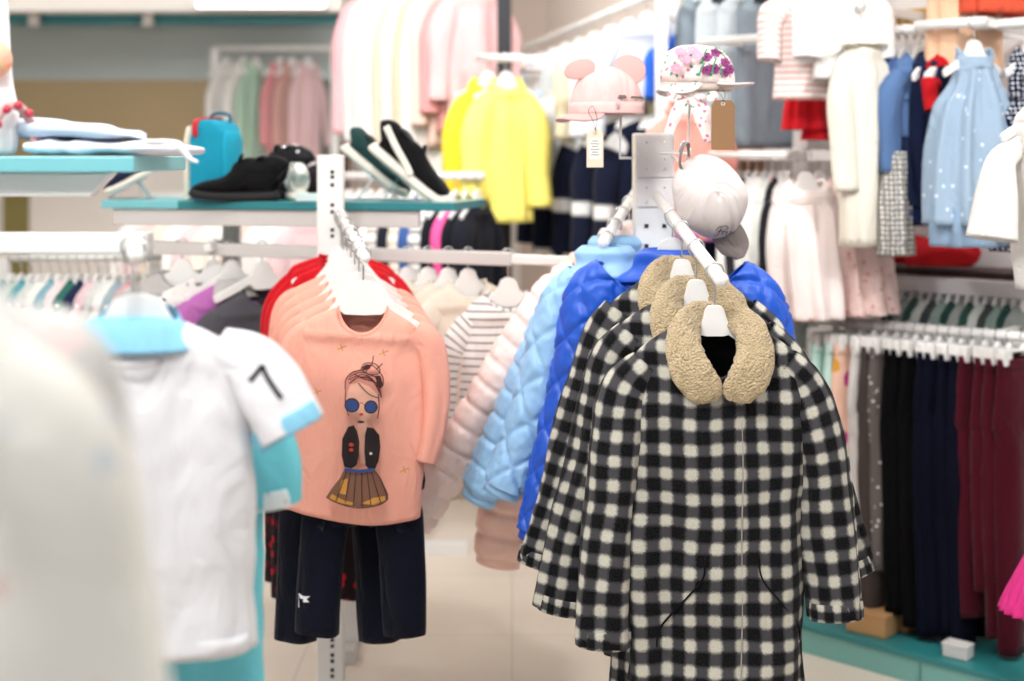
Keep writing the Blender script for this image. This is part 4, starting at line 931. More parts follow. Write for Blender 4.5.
# turquoise lunch bag
p = sit(216, 3.93, .001)
t = thing('school_bag', 'turquoise upright bag with a red tab, cream side and domed top', 'bag', p, -.45)
BT = fabric('#1E9CBC', rough=.7, bump=.3, name='turquoise_canvas')
prof = [(-.055, 0), (.055, 0), (.058, .10), (.056, .17), (.045, .205), (.02, .222), (-.02, .222), (-.045, .205), (-.056, .17), (-.058, .10)]
obj('bag_body', plate(prof, .10), BT, t, bevel=.014)
obj('cream_side', plate([(-.056, .0), (.056, .0), (.060, .16), (.045, .205), (-.045, .205), (-.060, .16)], .014).xf(Matrix.Rotation(PI / 2, 4, 'Z')).mv(-.062, 0, 0), plain('#E9E2CF', .7, name='cream_canvas'), t, bevel=.004)
obj('side_panel', plate([(-.040, .01), (.040, .01), (.042, .16), (.03, .19), (-.03, .19), (-.042, .16)], .012).mv(0, 0, 0).xf(Matrix.Rotation(PI / 2, 4, 'Z')).mv(.056, 0, 0), fabric('#26AFCF', rough=.7, name='light_turquoise_canvas'), t, bevel=.004)
obj('red_tab', sweep([(-.03, -.054, .175), (-.03, -.056, .20), (-.03, -.045, .222), (-.025, 0, .228), (.0, .03, .226)], .010, .003, hint=(1, 0, 0), nu=12, nv=16), plain('#C8202E', .6, name='red_webbing'), t)
obj('carry_handle', tube([(-.035, .02, .215), (-.03, .02, .235), (0, .02, .242), (.03, .02, .235), (.035, .02, .215)], .005, nv=20), plain('#2E6B84', .6, name='blue_webbing'), t)

# --- garments on the gondola's rail
CREAMV = fabric('#EFE3D3', rough=.8, alpha=.93, name='sheer_cream'); GRYM = fabric('#BDB9B8', rough=.9, name='grey_jersey', var=.2); ZEB = fabric('#E6E1DE', 'floral', '#1C1A1C', None, sc=.022, name='animal_print')
PUR = fabric('#B56CB0', rough=.9, name='mauve_jersey'); CHAR = fabric('#55535A', rough=.95, name='charcoal_marl', var=.4)
yb = RB1.yaw()
def railtop(px, label, hlabel, grp, mat, yaw=.5, rail=RB1, hk=.05, **kw):
    gg = kw.pop('ggrp', None); p = rail.at(px) + V((0, 0, .010)); hanger(p, yaw, hlabel, 'hangers ' + grp, w=kw.pop('hwid', .14), drop=.045, hk=hk, pw=.026)
    return top_garment(p, yaw, label, gg, mat, **kw)
railtop(182, 'pale grey long-sleeved top on a wide hanger above the white polo', 'wide white hanger inside the pale grey top', 'under the shoe shelf', GRYM, yaw=.15, sw=.15, L=.45, cat='shirt', hwid=.16)
railtop(214, 'white top with black animal print beside the mauve one', 'white hanger inside the animal print top', 'under the shoe shelf', ZEB, yaw=.35, sw=.14, L=.45, top=-.09)
railtop(232, 'mauve top with grey trim hanging under the shoe shelf', 'white hanger inside the mauve top', 'under the shoe shelf', PUR, yaw=.7, sw=.15, L=.45, top=-.10, smat=PUR, bandmat=GRYM, collar=GRYM)
railtop(262, 'charcoal marl top next to the salmon shirts', 'white hanger inside the charcoal top', 'under the shoe shelf', CHAR, yaw=.6, sw=.15, L=.5, top=-.12)
for i, px in enumerate((408, 428, 448, 468)):
    nm = ['nearest the salmon shirts', 'second from the salmon shirts', 'third from the salmon shirts', 'farthest from the salmon shirts'][i]
    railtop(px, 'sheer cream blouse with short sleeves, ' + nm, 'white hanger inside the cream blouse ' + nm, 'of the cream blouses', CREAMV, yaw=.55, ggrp='cream blouses', sw=.14, L=.56, cat='blouse', name='blouse', SL=.18, flare=.05, sr=(.06, .06, .058, .056), fold=.008)
railtop(508, 'white top with thin dark stripes beside the cream blouses', 'white hanger inside the striped white top', 'under the shoe shelf', fabric('#F3F1EF', 'thinstripe', '#6A6668', sc=.020, name='striped_jersey'), yaw=.1, hk=.07, top=-.10, sw=.13, L=.42, SL=.3)

# little rail of garments far behind the left shelf
RS = Rail(P(4, 258, 4.35), P(160, 258, 4.15))
t = thing('clothes_rail', 'thin rail behind the white square bar at the left', 'clothes rail', (RS.a.x, RS.a.y, 0), 0)
obj('rail', tube([V((0, 0, RS.a.z)), RS.b - t.location], .011, nu=14, nv=2), ENAMEL, t)
for q in (0, .97):
    w = (RS.b - RS.a) * q; obj('upright', bar((w.x, w.y, .01), (w.x, w.y, RS.a.z), .03), ENAMEL, t, smooth=False)
cols = [('#8EA7A8', 'grey-green'), ('#B9C6C0', 'pale sage'), ('#5D9EA8', 'teal'), ('#C7CCCB', 'light grey'), ('#E9E6E2', 'off-white'), ('#7FA9B8', 'dusty blue'), ('#ECD6D8', 'blush'), ('#2F6B62', 'bottle green'), ('#1C2746', 'navy'), ('#E4C5CC', 'rose'), ('#D8D8D6', 'silver grey'), ('#F2F0EE', 'bright white'), ('#A5B7C0', 'steel blue'), ('#E8B9C0', 'candy pink'), ('#D9C94F', 'mustard yellow')]
for i, (h_, nm) in enumerate(cols):
    p = RS.at(12 + i * 9.6)
    hanger(p, RS.yaw() + PI if 0 else 1.35, 'thin hanger carrying the %s garment behind the square bar' % nm, 'hangers behind the square bar', w=.13, drop=.04)
    top_garment(p, 1.35, '%s garment seen edge-on behind the white square bar' % nm, 'garments behind the square bar', fabric(h_, name='cotton'), sw=.13, L=.4, SL=.3, d=.022, sr=(.03, .026, .022, .02), nw=.05, top=-.07)
# ================================================================== RIGHT WALL
p3 = V((.92, 4.2, 0)); dr = V((.766, -.643, 0)); nr = V((.643, .766, 0))
def rline(z, off=0, s0=-.5, s1=1.1): return Rail(p3 + dr * s0 + nr * off + V((0, 0, z)), p3 + dr * s1 + nr * off + V((0, 0, z)))
YR = math.atan2(.766, .643)        # faces along the rail towards the viewer
R1 = rline(1.80, 0, -.42, 1.15); R2 = rline(1.44, 0, -.36, .22); R3 = rline(.945, 0, -.05, 1.15); R3b = rline(1.05, .22, -.02, 1.15); R4 = rline(1.30, 0, .5, 1.0)
def wall_rail(r, label, rad=.014, name='wall_rail', white=ENAMEL, square=0, grp=None):
    o = r.a.copy(); t = thing(name, label, 'clothes rail', o, 0, grp)
    obj('rail', bar(V((0, 0, 0)), r.b - o, square, square) if square else tube([V((0, 0, 0)), r.b - o], rad, nu=16, nv=2), white, t, smooth=not square, bevel=.003 if square else 0)
    back = .5 - (r.a - p3).dot(nr)
    for q in (.06, .5, .94):
        w = (r.b - o) * q; obj('wall_bracket', bar(w, w + nr * (back - .005), .016, .028), white, t, bevel=.002, smooth=False)
    return t
wall_rail(R1, 'white wall rail carrying dresses along the top of the right wall')
wall_rail(R2, 'white wall rail at eye level carrying grey tops and pink dresses', square=.034)
wall_rail(R3, 'white low wall rail carrying trousers on clip hangers')
wall_rail(R3b, 'white bar above and behind the trousers carrying dark tops', square=.045)
ends = {}
DNM = lambda h: fabric(h, rough=.9, bump=.4, name='denim', var=.15)
def hung(r, px, label, grp, mat, yaw=None, hg='on the right wall', **kw):
    p = r.at(px); y = YR if yaw is None else yaw
    hk = kw.pop('hk', .06); dz = kw.pop('dz', 0)
    if dz: p = p + V((0, 0, dz))
    hanger(p, y, kw.pop('hl', ('white hanger inside the ' + ' '.join(label.split()[:9]))), 'hangers ' + hg, w=kw.pop('hwid', .12), drop=.045, hk=hk)
    return top_garment(p, y, label, grp, mat, **kw)
TUL = fabric('#9FB6CC', 'sparkle', '#E4ECF6', sc=.03, rough=.7, alpha=.96, name='light_blue_tulle', var=.1)
# dress with bodice + full skirt
def dress(r, px, label, grp, bod, skirt, yaw, L=.60, hw=.20, sw=.11, waist=-.22, layer=None, sleeves=False, ph=0, cat='dress'):
    p = r.at(px); hanger(p, yaw, 'white hanger inside the ' + ' '.join(label.split()[:9]), 'hangers on the right wall', w=.10, drop=.04)
    t = thing('dress', label, cat, p, yaw, grp)
    obj('bodice', torso(-.075, .055, sw, .035, sw, sw * .92, -.075 - waist + .01, .035, .04, disp=folds(.002, 4, ph), nu=36, nv=28), bod, t, solid=.002)
    obj('skirt', sweep([(0, 0, waist), (0, 0, waist - .05), (0, 0, waist - .16), (0, 0, -L)], [sw * .92, sw * 1.12, (sw + hw) * .55, hw], [.036, .05, .075, .10], nu=72, nv=30, pw=.9, disp=folds(.014, 9, ph, .05, .006), cap=(0, 0)), skirt, t, solid=.002)
    if layer: obj('underskirt', sweep([(0, 0, -L + .05), (0, 0, -L - .06)], [hw * .9, hw * .86], [.085, .09], nu=60, nv=8, pw=.9, disp=folds(.012, 8, ph + 1, 0, .004), cap=(0, 0)), layer, t, solid=.002)
    if sleeves:
        for s in (-1, 1): obj('sleeve', sleeve(s, sw, -.11, L=.3, flare=.02, r=(.045, .04, .034, .03), nv=20, nu=18), bod, t, solid=.002)
    obj('neck_band', neckband(-.075, .055, .04), bod, t)
    obj('waist_sash', sweep([(0, 0, waist + .012), (0, 0, waist - .012)], [sw * .95, sw * .96], [.040, .042], nu=36, nv=3, cap=(0, 0)), bod, t, solid=.002)
    return t
YD = .35
wr_ = 'white blouse with ruffled sleeves in front of dresses at the right edge'
RT = rline(1.80, -.10, .35, .55); wall_rail(RT, 'short front arm carrying the tulle dress')
dress(RT, 974, 'light blue tulle dress with sparkles and a full skirt', 'dresses', TUL, TUL, YD, L=.545, hw=.140, sw=.055, waist=-.115, layer=fabric('#8FA9C4', name='blue_lining'))
POL = fabric('#0D1636', 'dots', '#EDEFF6', sc=.013, name='polka_dot')
for i, px in enumerate((1030, 1048)): dress(R1, px, ['navy polka dot dress directly right of the tulle dress', 'navy polka dot dress cut off by the right edge'][i], 'polka dot dresses', POL, POL, .6, L=.62, hw=.10, sw=.08, ph=i)
for i, px in enumerate((893, 906, 920)): dress(R1, px, ['denim blue dress nearest the white coat', 'denim blue dress between its two like neighbours', 'denim blue dress nearest the red top'][i], 'denim dresses', DNM(['#5F7FB0', '#46608F', '#5A78A6'][i]), DNM(['#1C2748', '#2A3B63', '#1A2340'][i]) if i != 1 else DNM('#46608F'), .55, L=.56 - .03 * i, hw=.12, sw=.105, ph=i * 2, sleeves=True, waist=-.3)
hung(R1, 946, 'red top with gathered collar between denim and tulle dresses', None, fabric('#B5161F', name='red_cotton'), yaw=.8, sw=.07, L=.28, SL=.12, sr=(.03, .03, .025, .02), collar=fabric('#B5161F', name='red_cotton'))
for i in range(2): hung(R1, 930 + i * 16, ['navy sleeveless top behind the red one, left of the tulle dress', 'navy sleeveless top half hidden by the tulle dress'][i], 'navy sleeveless tops', fabric('#18213F', name='navy_cotton'), yaw=.9, sw=.09, L=.48, sleeves=False)
# white coat + patterned skirt, nearer the viewer
WCO = fabric('#F0EBDD', rough=.9, name='ivory_wool', var=.05)
RN = Rail(P(780, -22, 4.02), P(900, -10, 3.86))
RN = rline(2.02, -.16, -.40, .06); RNC = rline(1.86, -.16, -.02, .22); wall_rail(RNC, 'short projecting arm carrying only the ivory coat')
wall_rail(RN, 'short projecting rail carrying the pink striped top and the white top')
hung(RNC, 861, 'long ivory coat with beige lining hanging from projecting rail', None, WCO, yaw=.5, cat='coat', name='coat', sw=.058, L=.60, cw=.066, hw=.062, SL=.40, flare=-.01, d=.05, sr=(.045, .042, .04, .036), collar=WCO, hk=.05)
p = R1.at(881); pt = V((p.x, p.y - .16, p.z - .35))
o = obj('patterned_skirt', sweep([(0, 0, 0), (0, 0, -.05), (0, 0, -.15), (0, 0, -.29)], [.035, .042, .05, .055], [.02, .03, .035, .04], nu=60, nv=24, disp=folds(.005, 8, 1, .05), cap=(0, 0)), fabric('#8E8C88', 'dots', '#F1EFE9', sc=.014, name='grey_lattice_weave'), solid=.002, loc=pt, rz=.5)
tag(o, 'grey and white patterned skirt hanging below the ivory coat', 'skirt')
STR = fabric('#FAF8F6', 'hstripe', '#EFC0B8', sc=.018, name='pink_striped_jersey', var=.02)
hung(RN, 808, 'white top with thin pink stripes above the red skirt', None, STR, yaw=.25, sw=.088, L=.355, SL=.20, flare=.02, sr=(.04, .04, .036, .034), hk=.05, top=-.065)
hung(RN, 842, 'plain white short-sleeved top right of the pink striped one', None, fabric('#FBFAF8', name='white_cotton_jersey'), yaw=.25, sw=.075, L=.30, SL=.20, flare=.02, sr=(.05, .05, .045, .04), hk=.05, top=-.065)
for i, (px, dy) in enumerate(((812, 0), (838, .08))):
    p = R1.at(px)
    o = obj('red_skirt', sweep([(0, 0, 0), (0, 0, -.03), (0, 0, -.10), (0, 0, -.20)], [.065, .07, .085, .10], [.03, .04, .05, .055], nu=72, nv=20, disp=folds(.009, 9, 2 + i, .05), cap=(0, 0)), fabric('#E02530', rough=.85, name='bright_red_cotton'), solid=.002, loc=V((p.x, p.y - .03 + dy, p.z - .085 - .03 * i)), rz=.3)
    tag(o, ['bright red pleated skirt under the pink striped top', 'red skirt hanging lower, half behind the ivory coat'][i], 'skirt', 'red skirts')
# eye-level row
cols = [('#F2F1EF', 'white'), ('#2A2A30', 'black'), ('#E3E4E2', 'pale grey'), ('#F1EFEC', 'white'), ('#DDE2DD', 'sage white'), ('#26262C', 'black'), ('#F0EFED', 'white')]
ordw = ['first', 'second', 'third', 'fourth', 'fifth', 'sixth', 'seventh']
for i, (h_, nm) in enumerate(cols):
    hung(R2, 740 + i * 8.2, '%s top seen edge-on, %s from the left on the eye-level rail' % (nm, ordw[i]), 'edge-on tops at eye level', fabric(h_, name='soft_jersey'), yaw=1.05, sw=.12, L=.52, SL=.42, d=.022, sr=(.03, .026, .022, .02), hg='at eye level', hl='white hanger inside the %s edge-on top at eye level' % ordw[i])
PKD = fabric('#FBEDE9', rough=.9, name='pale_pink_lace', var=.08); PKS = fabric('#F3D6D0', 'floral', '#D79A94', '#F6E6E2', sc=.018, name='rose_print')
R2n = rline(1.44, -.15, -.30, -.02); wall_rail(R2n, 'short front rail carrying the pale pink lace dress', rad=.01)
dress(R2n, 806, 'pale pink lace dress, the widest on the eye-level rail', 'pink dresses', PKD, PKD, .25, L=.47, hw=.095, sw=.085, waist=-.13, ph=1)
dress(R2, 820, 'rose-patterned dress peeking right of the pale pink lace dress', 'pink dresses', PKS, PKS, .5, L=.47, hw=.11, sw=.10, ph=3)
dress(R2, 846, 'rose-patterned dress under the hem of the ivory coat', 'pink dresses', PKS, PKS, .4, L=.47, hw=.10, sw=.09, ph=4)
dress(R2, 863, 'rose-patterned dress farthest right on the eye-level rail', 'pink dresses', PKS, PKS, .7, L=.46, hw=.10, sw=.09, ph=5)
dress(R2, 786, 'salmon pink dress behind the pale pink lace one', 'pink dresses', fabric('#EDB8AC', name='salmon_cotton'), fabric('#EDB8AC', name='salmon_cotton'), .5, L=.50, hw=.10, sw=.09, ph=6)
# red and navy tops under the denim dresses
p = R3b
for i, (px, h_, lab) in enumerate(((905, '#B9161D', 'deep red garment folded over the rail below the denim dresses'), (938, '#D3222A', 'bright red garment lying over the rail below the tulle dress'))):
    q = rline(1.14, .28).at(px)
    o = obj('folded_garment', sweep([q + V((-.10, 0, -.02)), q + V((-.05, 0, .0)), q + V((0.02, 0, .005)), q + V((.08, 0, .0)), q + V((.11, 0, .02))], [.05, .07, .075, .07, .05], [.02, .035, .04, .035, .02], hint=(0, 1, 0), nu=28, nv=26, disp=folds(.006, 5, i, 0, .008)), fabric(h_, name='red_knit_wool')); tag(o, lab, 'clothes', 'folded red garments')
t = thing('wall_shelf', 'dark shelf behind the white bar holding folded red garments', 'shelf', rline(1.08, .40).at(930), 0)
obj('board', bar(-dr * .32 , dr * .42, .2, .02), plain('#4A3230', .6, name='brown_board'), t, smooth=False); obj('bracket', bar(V((0, 0, -.01)) - dr * .1, V((0, 0, -.08)) - dr * .1 + nr * .05, .02, .02), ENAMEL, t, smooth=False)
# dark tops on R3b
for i in range(14):
    px = 905 + i * 9.3; nm = ['dark green', 'grey', 'bottle green', 'light grey', 'charcoal', 'sage'][i % 6]; h_ = ['#23403B', '#8E938F', '#2E4A44', '#B9BEBA', '#3A3F40', '#7F918A'][i % 6]
    o1 = ['leftmost', '2nd from left', '3rd from left', '4th from left', '5th from left', '6th from left', '7th from left', '8th from left', '9th from left', '10th from left', '11th from left', '12th from left', '13th from left', 'rightmost'][i]
    hung(R3b, px, '%s top on the bar above the trousers, %s' % (nm, o1), 'tops above the trousers', fabric(h_, name='dark_jersey'), yaw=YR - .1, sw=.12, L=.45, SL=.3, d=.02, sr=(.026, .024, .02, .02), hg='on the white bar', hl='hanger on the bar above the trousers, %s' % o1, hk=.03, top=-.045)
# trousers
MINT = fabric('#C6E8DF', name='mint_cotton'); PEA = fabric('#F3C9B4', 'floral', '#C8308E', '#E0A040', sc=.07, name='peach_print'); LGR = fabric('#D9D5D2', name='light_grey_jersey', var=.3); BRG = fabric('#4A4240', name='brown_grey_denim'); GRS = fabric('#6B6563', 'sparkle', '#F4F4F4', sc=.025, name='studded_grey_denim')
BK = fabric('#08080A', name='black_denim', sheen=0); NV = fabric('#080C1E', name='navy_denim', sheen=0); BUR = fabric('#4A0A1C', name='burgundy_velvet', sheen=.1)
T = [(836, MINT, .38, 'mint trousers, left one of the mint pair'), (849, MINT, .42, 'mint trousers, right one of the mint pair'), (861, PEA, .66, 'peach patterned trousers next to the mint pair'), (875, LGR, .55, 'light grey trousers between peach and brown-grey ones'),
     (886, BRG, .80, 'brown-grey trousers reaching lowest on the left side'), (897, GRS, .62, 'grey trousers with shiny studs'), (907, BK, .74, 'black trousers, leftmost of the black ones'), (917, BK, .72, 'black trousers, middle of the black ones'), (928, BK, .76, 'black trousers, rightmost of the black ones'),
     (940, NV, .78, 'navy trousers, leftmost of the navy ones'), (952, NV, .77, 'navy trousers, second of the navy ones'), (963, NV, .76, 'navy trousers, third of the navy ones'), (974, NV, .78, 'navy trousers, beside the first burgundy pair'),
     (986, BUR, .70, 'burgundy trousers, leftmost of the burgundy ones'), (998, BUR, .62, 'burgundy trousers with a shorter leg, second of the burgundy ones'), (1010, BUR, .74, 'burgundy trousers, third of the burgundy ones'), (1024, BUR, .78, 'burgundy trousers, cut by the right edge of the photo')]
for i, (px, mt, L, lab) in enumerate(T):
    p = R3.at(px); y = YR - .25 + .08 * math.sin(i * 2.3)
    clip_hanger(p, y, 'white clip hanger of the ' + lab, 'clip hangers on the low rail', w=.10, hk=.03)
    pants(p, y, lab, 'trousers on the low rail', mt, w=.115, L=L, leg=.056, ank=.045, d=.026, top=-.065, ph=i, spread=.0)
# plinth, boxes, pink skirt
pa = V((.84, 4.0, 0)); 
q0 = p3 + dr * -.62 - nr * .12; q1 = p3 + dr * 1.35 - nr * .26
t = thing('wall_plinth', 'long teal plinth on the floor under the trousers', 'plinth', (q0.x, q0.y, 0), 0)
mm = M(); L_ = [q0 - nr * .0, q1, q1 + nr * .62, q0 + nr * .62]
obj('plinth_top', quad(L_, .068, .085, V((q0.x, q0.y, 0))), plain('#2F8487', .35, name='teal_laminate'), t, bevel=.002, smooth=False)
LF = [q0 + nr * .006, q1 + nr * .006, q1 + nr * .6, q0 + nr * .6]
obj('plinth_front', quad(LF, .0, .068, V((q0.x, q0.y, 0))), plain('#7FB9B2', .5, name='pale_teal_laminate'), t, bevel=.001, smooth=False)
for k in range(5):
    w = q0 + (q1 - q0) * (.12 + k * .2); obj('panel_joint', bar(V((w.x, w.y, .0)) - t.location - nr * .0015, V((w.x, w.y, .066)) - t.location - nr * .0015, .003, .003), plain('#3E6E6C', .7, name='joint_shadow_gap'), t, smooth=False)
def crate(px, Y, w, h, lab, col, name='wooden_block', cat='box', rz=-.7):
    p = P(px, 0, Y); t = thing(name, lab, cat, (p.x, p.y, .086), rz)
    obj('block_body', box((0, 0, h / 2), w, w * .7, h), plain(col, .8, name='wood'), t, bevel=.003, smooth=False)
    obj('lid', box((0, 0, h + .004), w * 1.04, w * .74, .008), plain(col, .7, name='wood_lid'), t, bevel=.002, smooth=False)
crate(872, 3.98, .12, .055, 'tan wooden block on the plinth under the brown-grey trousers', '#C79A68'); crate(898, 4.02, .10, .06, 'brown wooden block behind the tan one on the plinth', '#9A6E44'); crate(958, 3.78, .07, .03, 'small white box on the plinth under navy trousers', '#D8D8D6', 'cardboard_box')
o = obj('pleated_skirt', sweep([(0, 0, 0), (0, 0, -.04), (0, 0, -.12), (0, 0, -.16)], [.06, .08, .12, .135], [.05, .07, .10, .11], nu=120, nv=16, disp=lambda an, u, v, t_: .006 * math.sin(26 * an) * t_, cap=(0, 0)), fabric('#D63384', rough=.6, name='hot_pink_satin'), solid=.002, loc=P(1062, 540, 3.15) , rz=0)
tag(o, 'hot pink pleated skirt just entering at the right edge', 'skirt')
# nearer rail at the right edge: ruffled white blouse + the pink skirt's post
RE = Rail(P(1044, 72, 3.42), P(1054, 72, 3.0))
t = thing('display_stand', 'white stand just beyond the right edge with the ruffled blouse', 'display stand', (RE.a.x + .05, 3.36, 0), 0)
obj('post', bar((0, 0, .02), (0, 0, 1.62), .05), ENAMEL, t, smooth=False, bevel=.003); obj('faceout_arm', tube([V((0, 0, RE.a.z)), RE.b - t.location], .011, nu=14, nv=2), ENAMEL, t); obj('faceout_arm', tube([V((0, 0, P(0, 540, 3.15).z)), V((P(1062, 0, 3.15).x, 3.12, P(0, 540, 3.15).z)) - t.location], .011, nu=14, nv=2), ENAMEL, t)
obj('foot', bar((-.1, 0, .02), (.1, 0, .02), .06, .04), GREYEN, t, smooth=False, bevel=.003)
p = on(RE, 3.2)
hanger(p, .2, 'white hanger inside the ruffled white blouse', 'hangers on the right wall', w=.12)
top_garment(p, .2, wr_, None, fabric('#E8E5E0', name='white_voile'), cat='blouse', name='blouse', sw=.09, L=.42, cw=.075, hw=.065, SL=.26, flare=.04, sr=(.03, .04, .05, .058), fold=.014, nf=7)
# things on the wall above: gold chain display, peach tops
t = thing('belt_display', 'small golden hook panel above the denim dresses', 'display panel', P(916, 30, 4.30), -.55)
obj('panel', box((0, 0, .03), .12, .01, .07), plain('#C9A24A', .5, name='gold_card'), t, smooth=False)
for k in range(5): obj('hanging_chain', tube([(-.05 + k * .025, -.012, .055), (-.05 + k * .025, -.014, -.03)], .004), plain('#8C6A22', .35, .6, name='gold_chain'), t)
for i, px in enumerate((958, 972, 990, 1004)):
    hung(rline(2.12, 0).__class__(rline(2.25, .05).a, rline(2.25, .05).b), px, 'peach top high above the tulle dress, %s' % ['far left', 'second', 'third', 'far right'][i], 'peach tops up high', fabric('#F2C7A6' if i < 2 else '#D9583E', name='peach_cotton'), yaw=.6, sw=.11, L=.50 if i < 2 else .345, SL=.2)
wall_rail(rline(2.25, .05, .25, .62), 'short high rail carrying the peach tops')

# ================================================================== BACK WALL, CENTRE
R5 = Rail(P(516, 52, 7.0), P(668, -12, 4.6))
def free_rail(r, label, posts=(0, 1), rad=.014, top=None, mt=ENAMEL):
    t = thing('clothes_rail', label, 'clothes rail', (r.a.x, r.a.y, 0), 0); o = t.location
    obj('rail', tube([r.a - o, r.b - o], rad, nu=14, nv=2), mt, t)
    for q in posts:
        w = r.a + (r.b - r.a) * q - o; obj('upright', bar((w.x, w.y, .02), (w.x, w.y, (top or w.z)), .04), mt, t, bevel=.002, smooth=False); obj('foot', bar((w.x - .2, w.y, .02), (w.x + .2, w.y, .02), .05, .04), mt, t, bevel=.002, smooth=False)
    if not posts and mt is ENAMEL and 'row of white' not in label:
        for w in (r.a - o, r.b - o): obj('wall_arm', bar(w, w + V((.55, .05, 0)), .02), mt, t, smooth=False)
    return t
free_rail(R5, 'long high white rail running back towards the far corner', (0, .97))
R6 = Rail(P(560, 102, 5.9), P(672, 96, 4.75)); free_rail(R6, 'lower white rail carrying the navy jackets', (0, .98))
VJ = fabric('#161B2F', 'thinstripe', '#EDEDED', sc=.24, name='navy_varsity_fleece'); NVJ = fabric('#141A30', name='navy_fleece'); WK = fabric('#F4F2EF', name='white_knit')
PST = [('#F3F1EE', 'ivory'), ('#D9E0E4', 'ice grey'), ('#F4ECE2', 'cream'), ('#E9C9C6', 'rose'), ('#DCE8F3', 'pale blue'), ('#F6F4F2', 'bright white'), ('#C9D0D2', 'silver grey'), ('#F2E8C8', 'vanilla'), ('#E2E4EA', 'lilac grey'), ('#D5DAE2', 'misty grey')]
for i in range(10):
    h_, nm = PST[i]; Y = 6.9 - i * .23
    p = on(R5, Y); hanger(p, .25, 'white hanger inside the %s top on the far high rail' % nm, 'hangers on the far high rail', w=.14)
    top_garment(p, .25, '%s top hanging on the high rail towards the far corner' % nm, 'tops on the far high rail', fabric(h_, name='pastel_jersey'), sw=.14, L=.50 if i < 7 else .28, SL=.36)
for i in range(5):
    Y = 5.75 - i * .22; p = on(R6, Y)
    lab = ['farthest', 'fourth', 'middle', 'second', 'nearest'][i]
    hanger(p, .15, 'white hanger inside the %s navy jacket' % lab, 'hangers of the navy jackets', w=.15)
    top_garment(p, .15, 'navy sweat jacket with white bands, %s of the five' % lab, 'navy jackets', NVJ, cat='jacket', name='sweat_jacket', sw=.15, L=.54, SL=.46, smat=VJ, bandmat=WK, hem=WK, collar=WK)
# blue bits, denim waistcoats, coral top
R7 = Rail(P(672, -30, 4.9), P(800, -30, 4.45)); free_rail(R7, 'high rail carrying the grey denim waistcoats', (0, 1))
DG = DNM('#C6CED3'); DG2 = DNM('#8B97A1')
for i, (px, mt, lab, yaw) in enumerate(((712, DG2, 'grey denim waistcoat behind the flowered cap', .2), (732, DG, 'pale washed denim waistcoat right of the flowered cap', .15), (752, DG, 'pale denim waistcoat second from the striped top', .3), (768, DG2, 'darker denim waistcoat nearest the pink striped top', .5))):
    hung(R7, px, lab, 'denim waistcoats', mt, yaw=yaw, cat='waistcoat', name='waistcoat', sw=.12, L=.50, sleeves=False, hk=.06, d=.05, collar=fabric('#2A2C33', name='dark_denim') if i % 2 else DG, hem=fabric('#3A2E2A', name='brown_trim') if i == 1 else None)
hung(R7, 700, 'bright blue top glimpsed left of the flowered cap', None, fabric('#2C63C8', name='blue_cotton'), yaw=.2, sw=.12, L=.34, SL=.2, hk=.18, top=-.20)
RC = Rail(P(672, 78, 4.55), P(700, 78, 4.1)); free_rail(RC, 'low white arm carrying the coral top', (0,))
p = on(RC, 4.3); hanger(p, .1, 'white hanger inside the coral top', 'hangers behind the caps', w=.13)
top_garment(p, .1, 'coral pink top behind the pegboard post and caps', None, fabric('#F2A79A', name='coral_cotton'), sw=.075, L=.42, SL=.3, hem=fabric('#A868A8', name='purple_rib'), cw=.08)
RD = Rail(P(700, 108, 5.2), P(800, 108, 4.9)); free_rail(RD, 'rail of brown garments behind the caps', (0, 1))
for i, px in enumerate((742, 762, 778, 722)):
    hung(RD, px, ['rust brown top left of the eye-level rail', 'brown top with cream collar behind the striped top', 'tan top behind the red skirt', 'dark navy top behind the kraft tag'][i], None, fabric(['#6B3A2C', '#8C5A44', '#A87B5C', '#1E2238'][i], name='brown_cotton'), yaw=.3, sw=.12, L=.3, SL=.25, bandmat=WK)
# white shelf and standard behind the caps
t = thing('wall_shelf', 'white shelf and upright behind the pink eared cap', 'shelf', P(640, 48, 5.35), .0)
obj('board', box((.08, 0, 0), .42, .25, .03), ENAMEL, t, bevel=.003, smooth=False)
q = P(671, 48, 5.2) - t.location; obj('upright', bar((q.x, q.y, -t.location.z + .01), (q.x, q.y, .75), .05), ENAMEL, t, smooth=False)
for i, (dx, h_, lab) in enumerate(((-.01, '#1D4FC4', 'royal blue folded top on the white shelf between the caps'), (.17, '#23305E', 'navy folded top on the white shelf above the flowered cap'))):
    b_ = P(640, 48, 5.35) + V((dx + .02, 0, .015))
    o = obj('folded_shirt', sweep([b_ + V((-.05, 0, .035)), b_ + V((0, 0, .05)), b_ + V((.05, 0, .035))], [.06, .08, .06], [.03, .045, .03], hint=(0, 1, 0), nu=24, nv=16, disp=folds(.004, 4, i, 0, .006)), fabric(h_, name='folded_knit')); tag(o, lab, 'clothes')

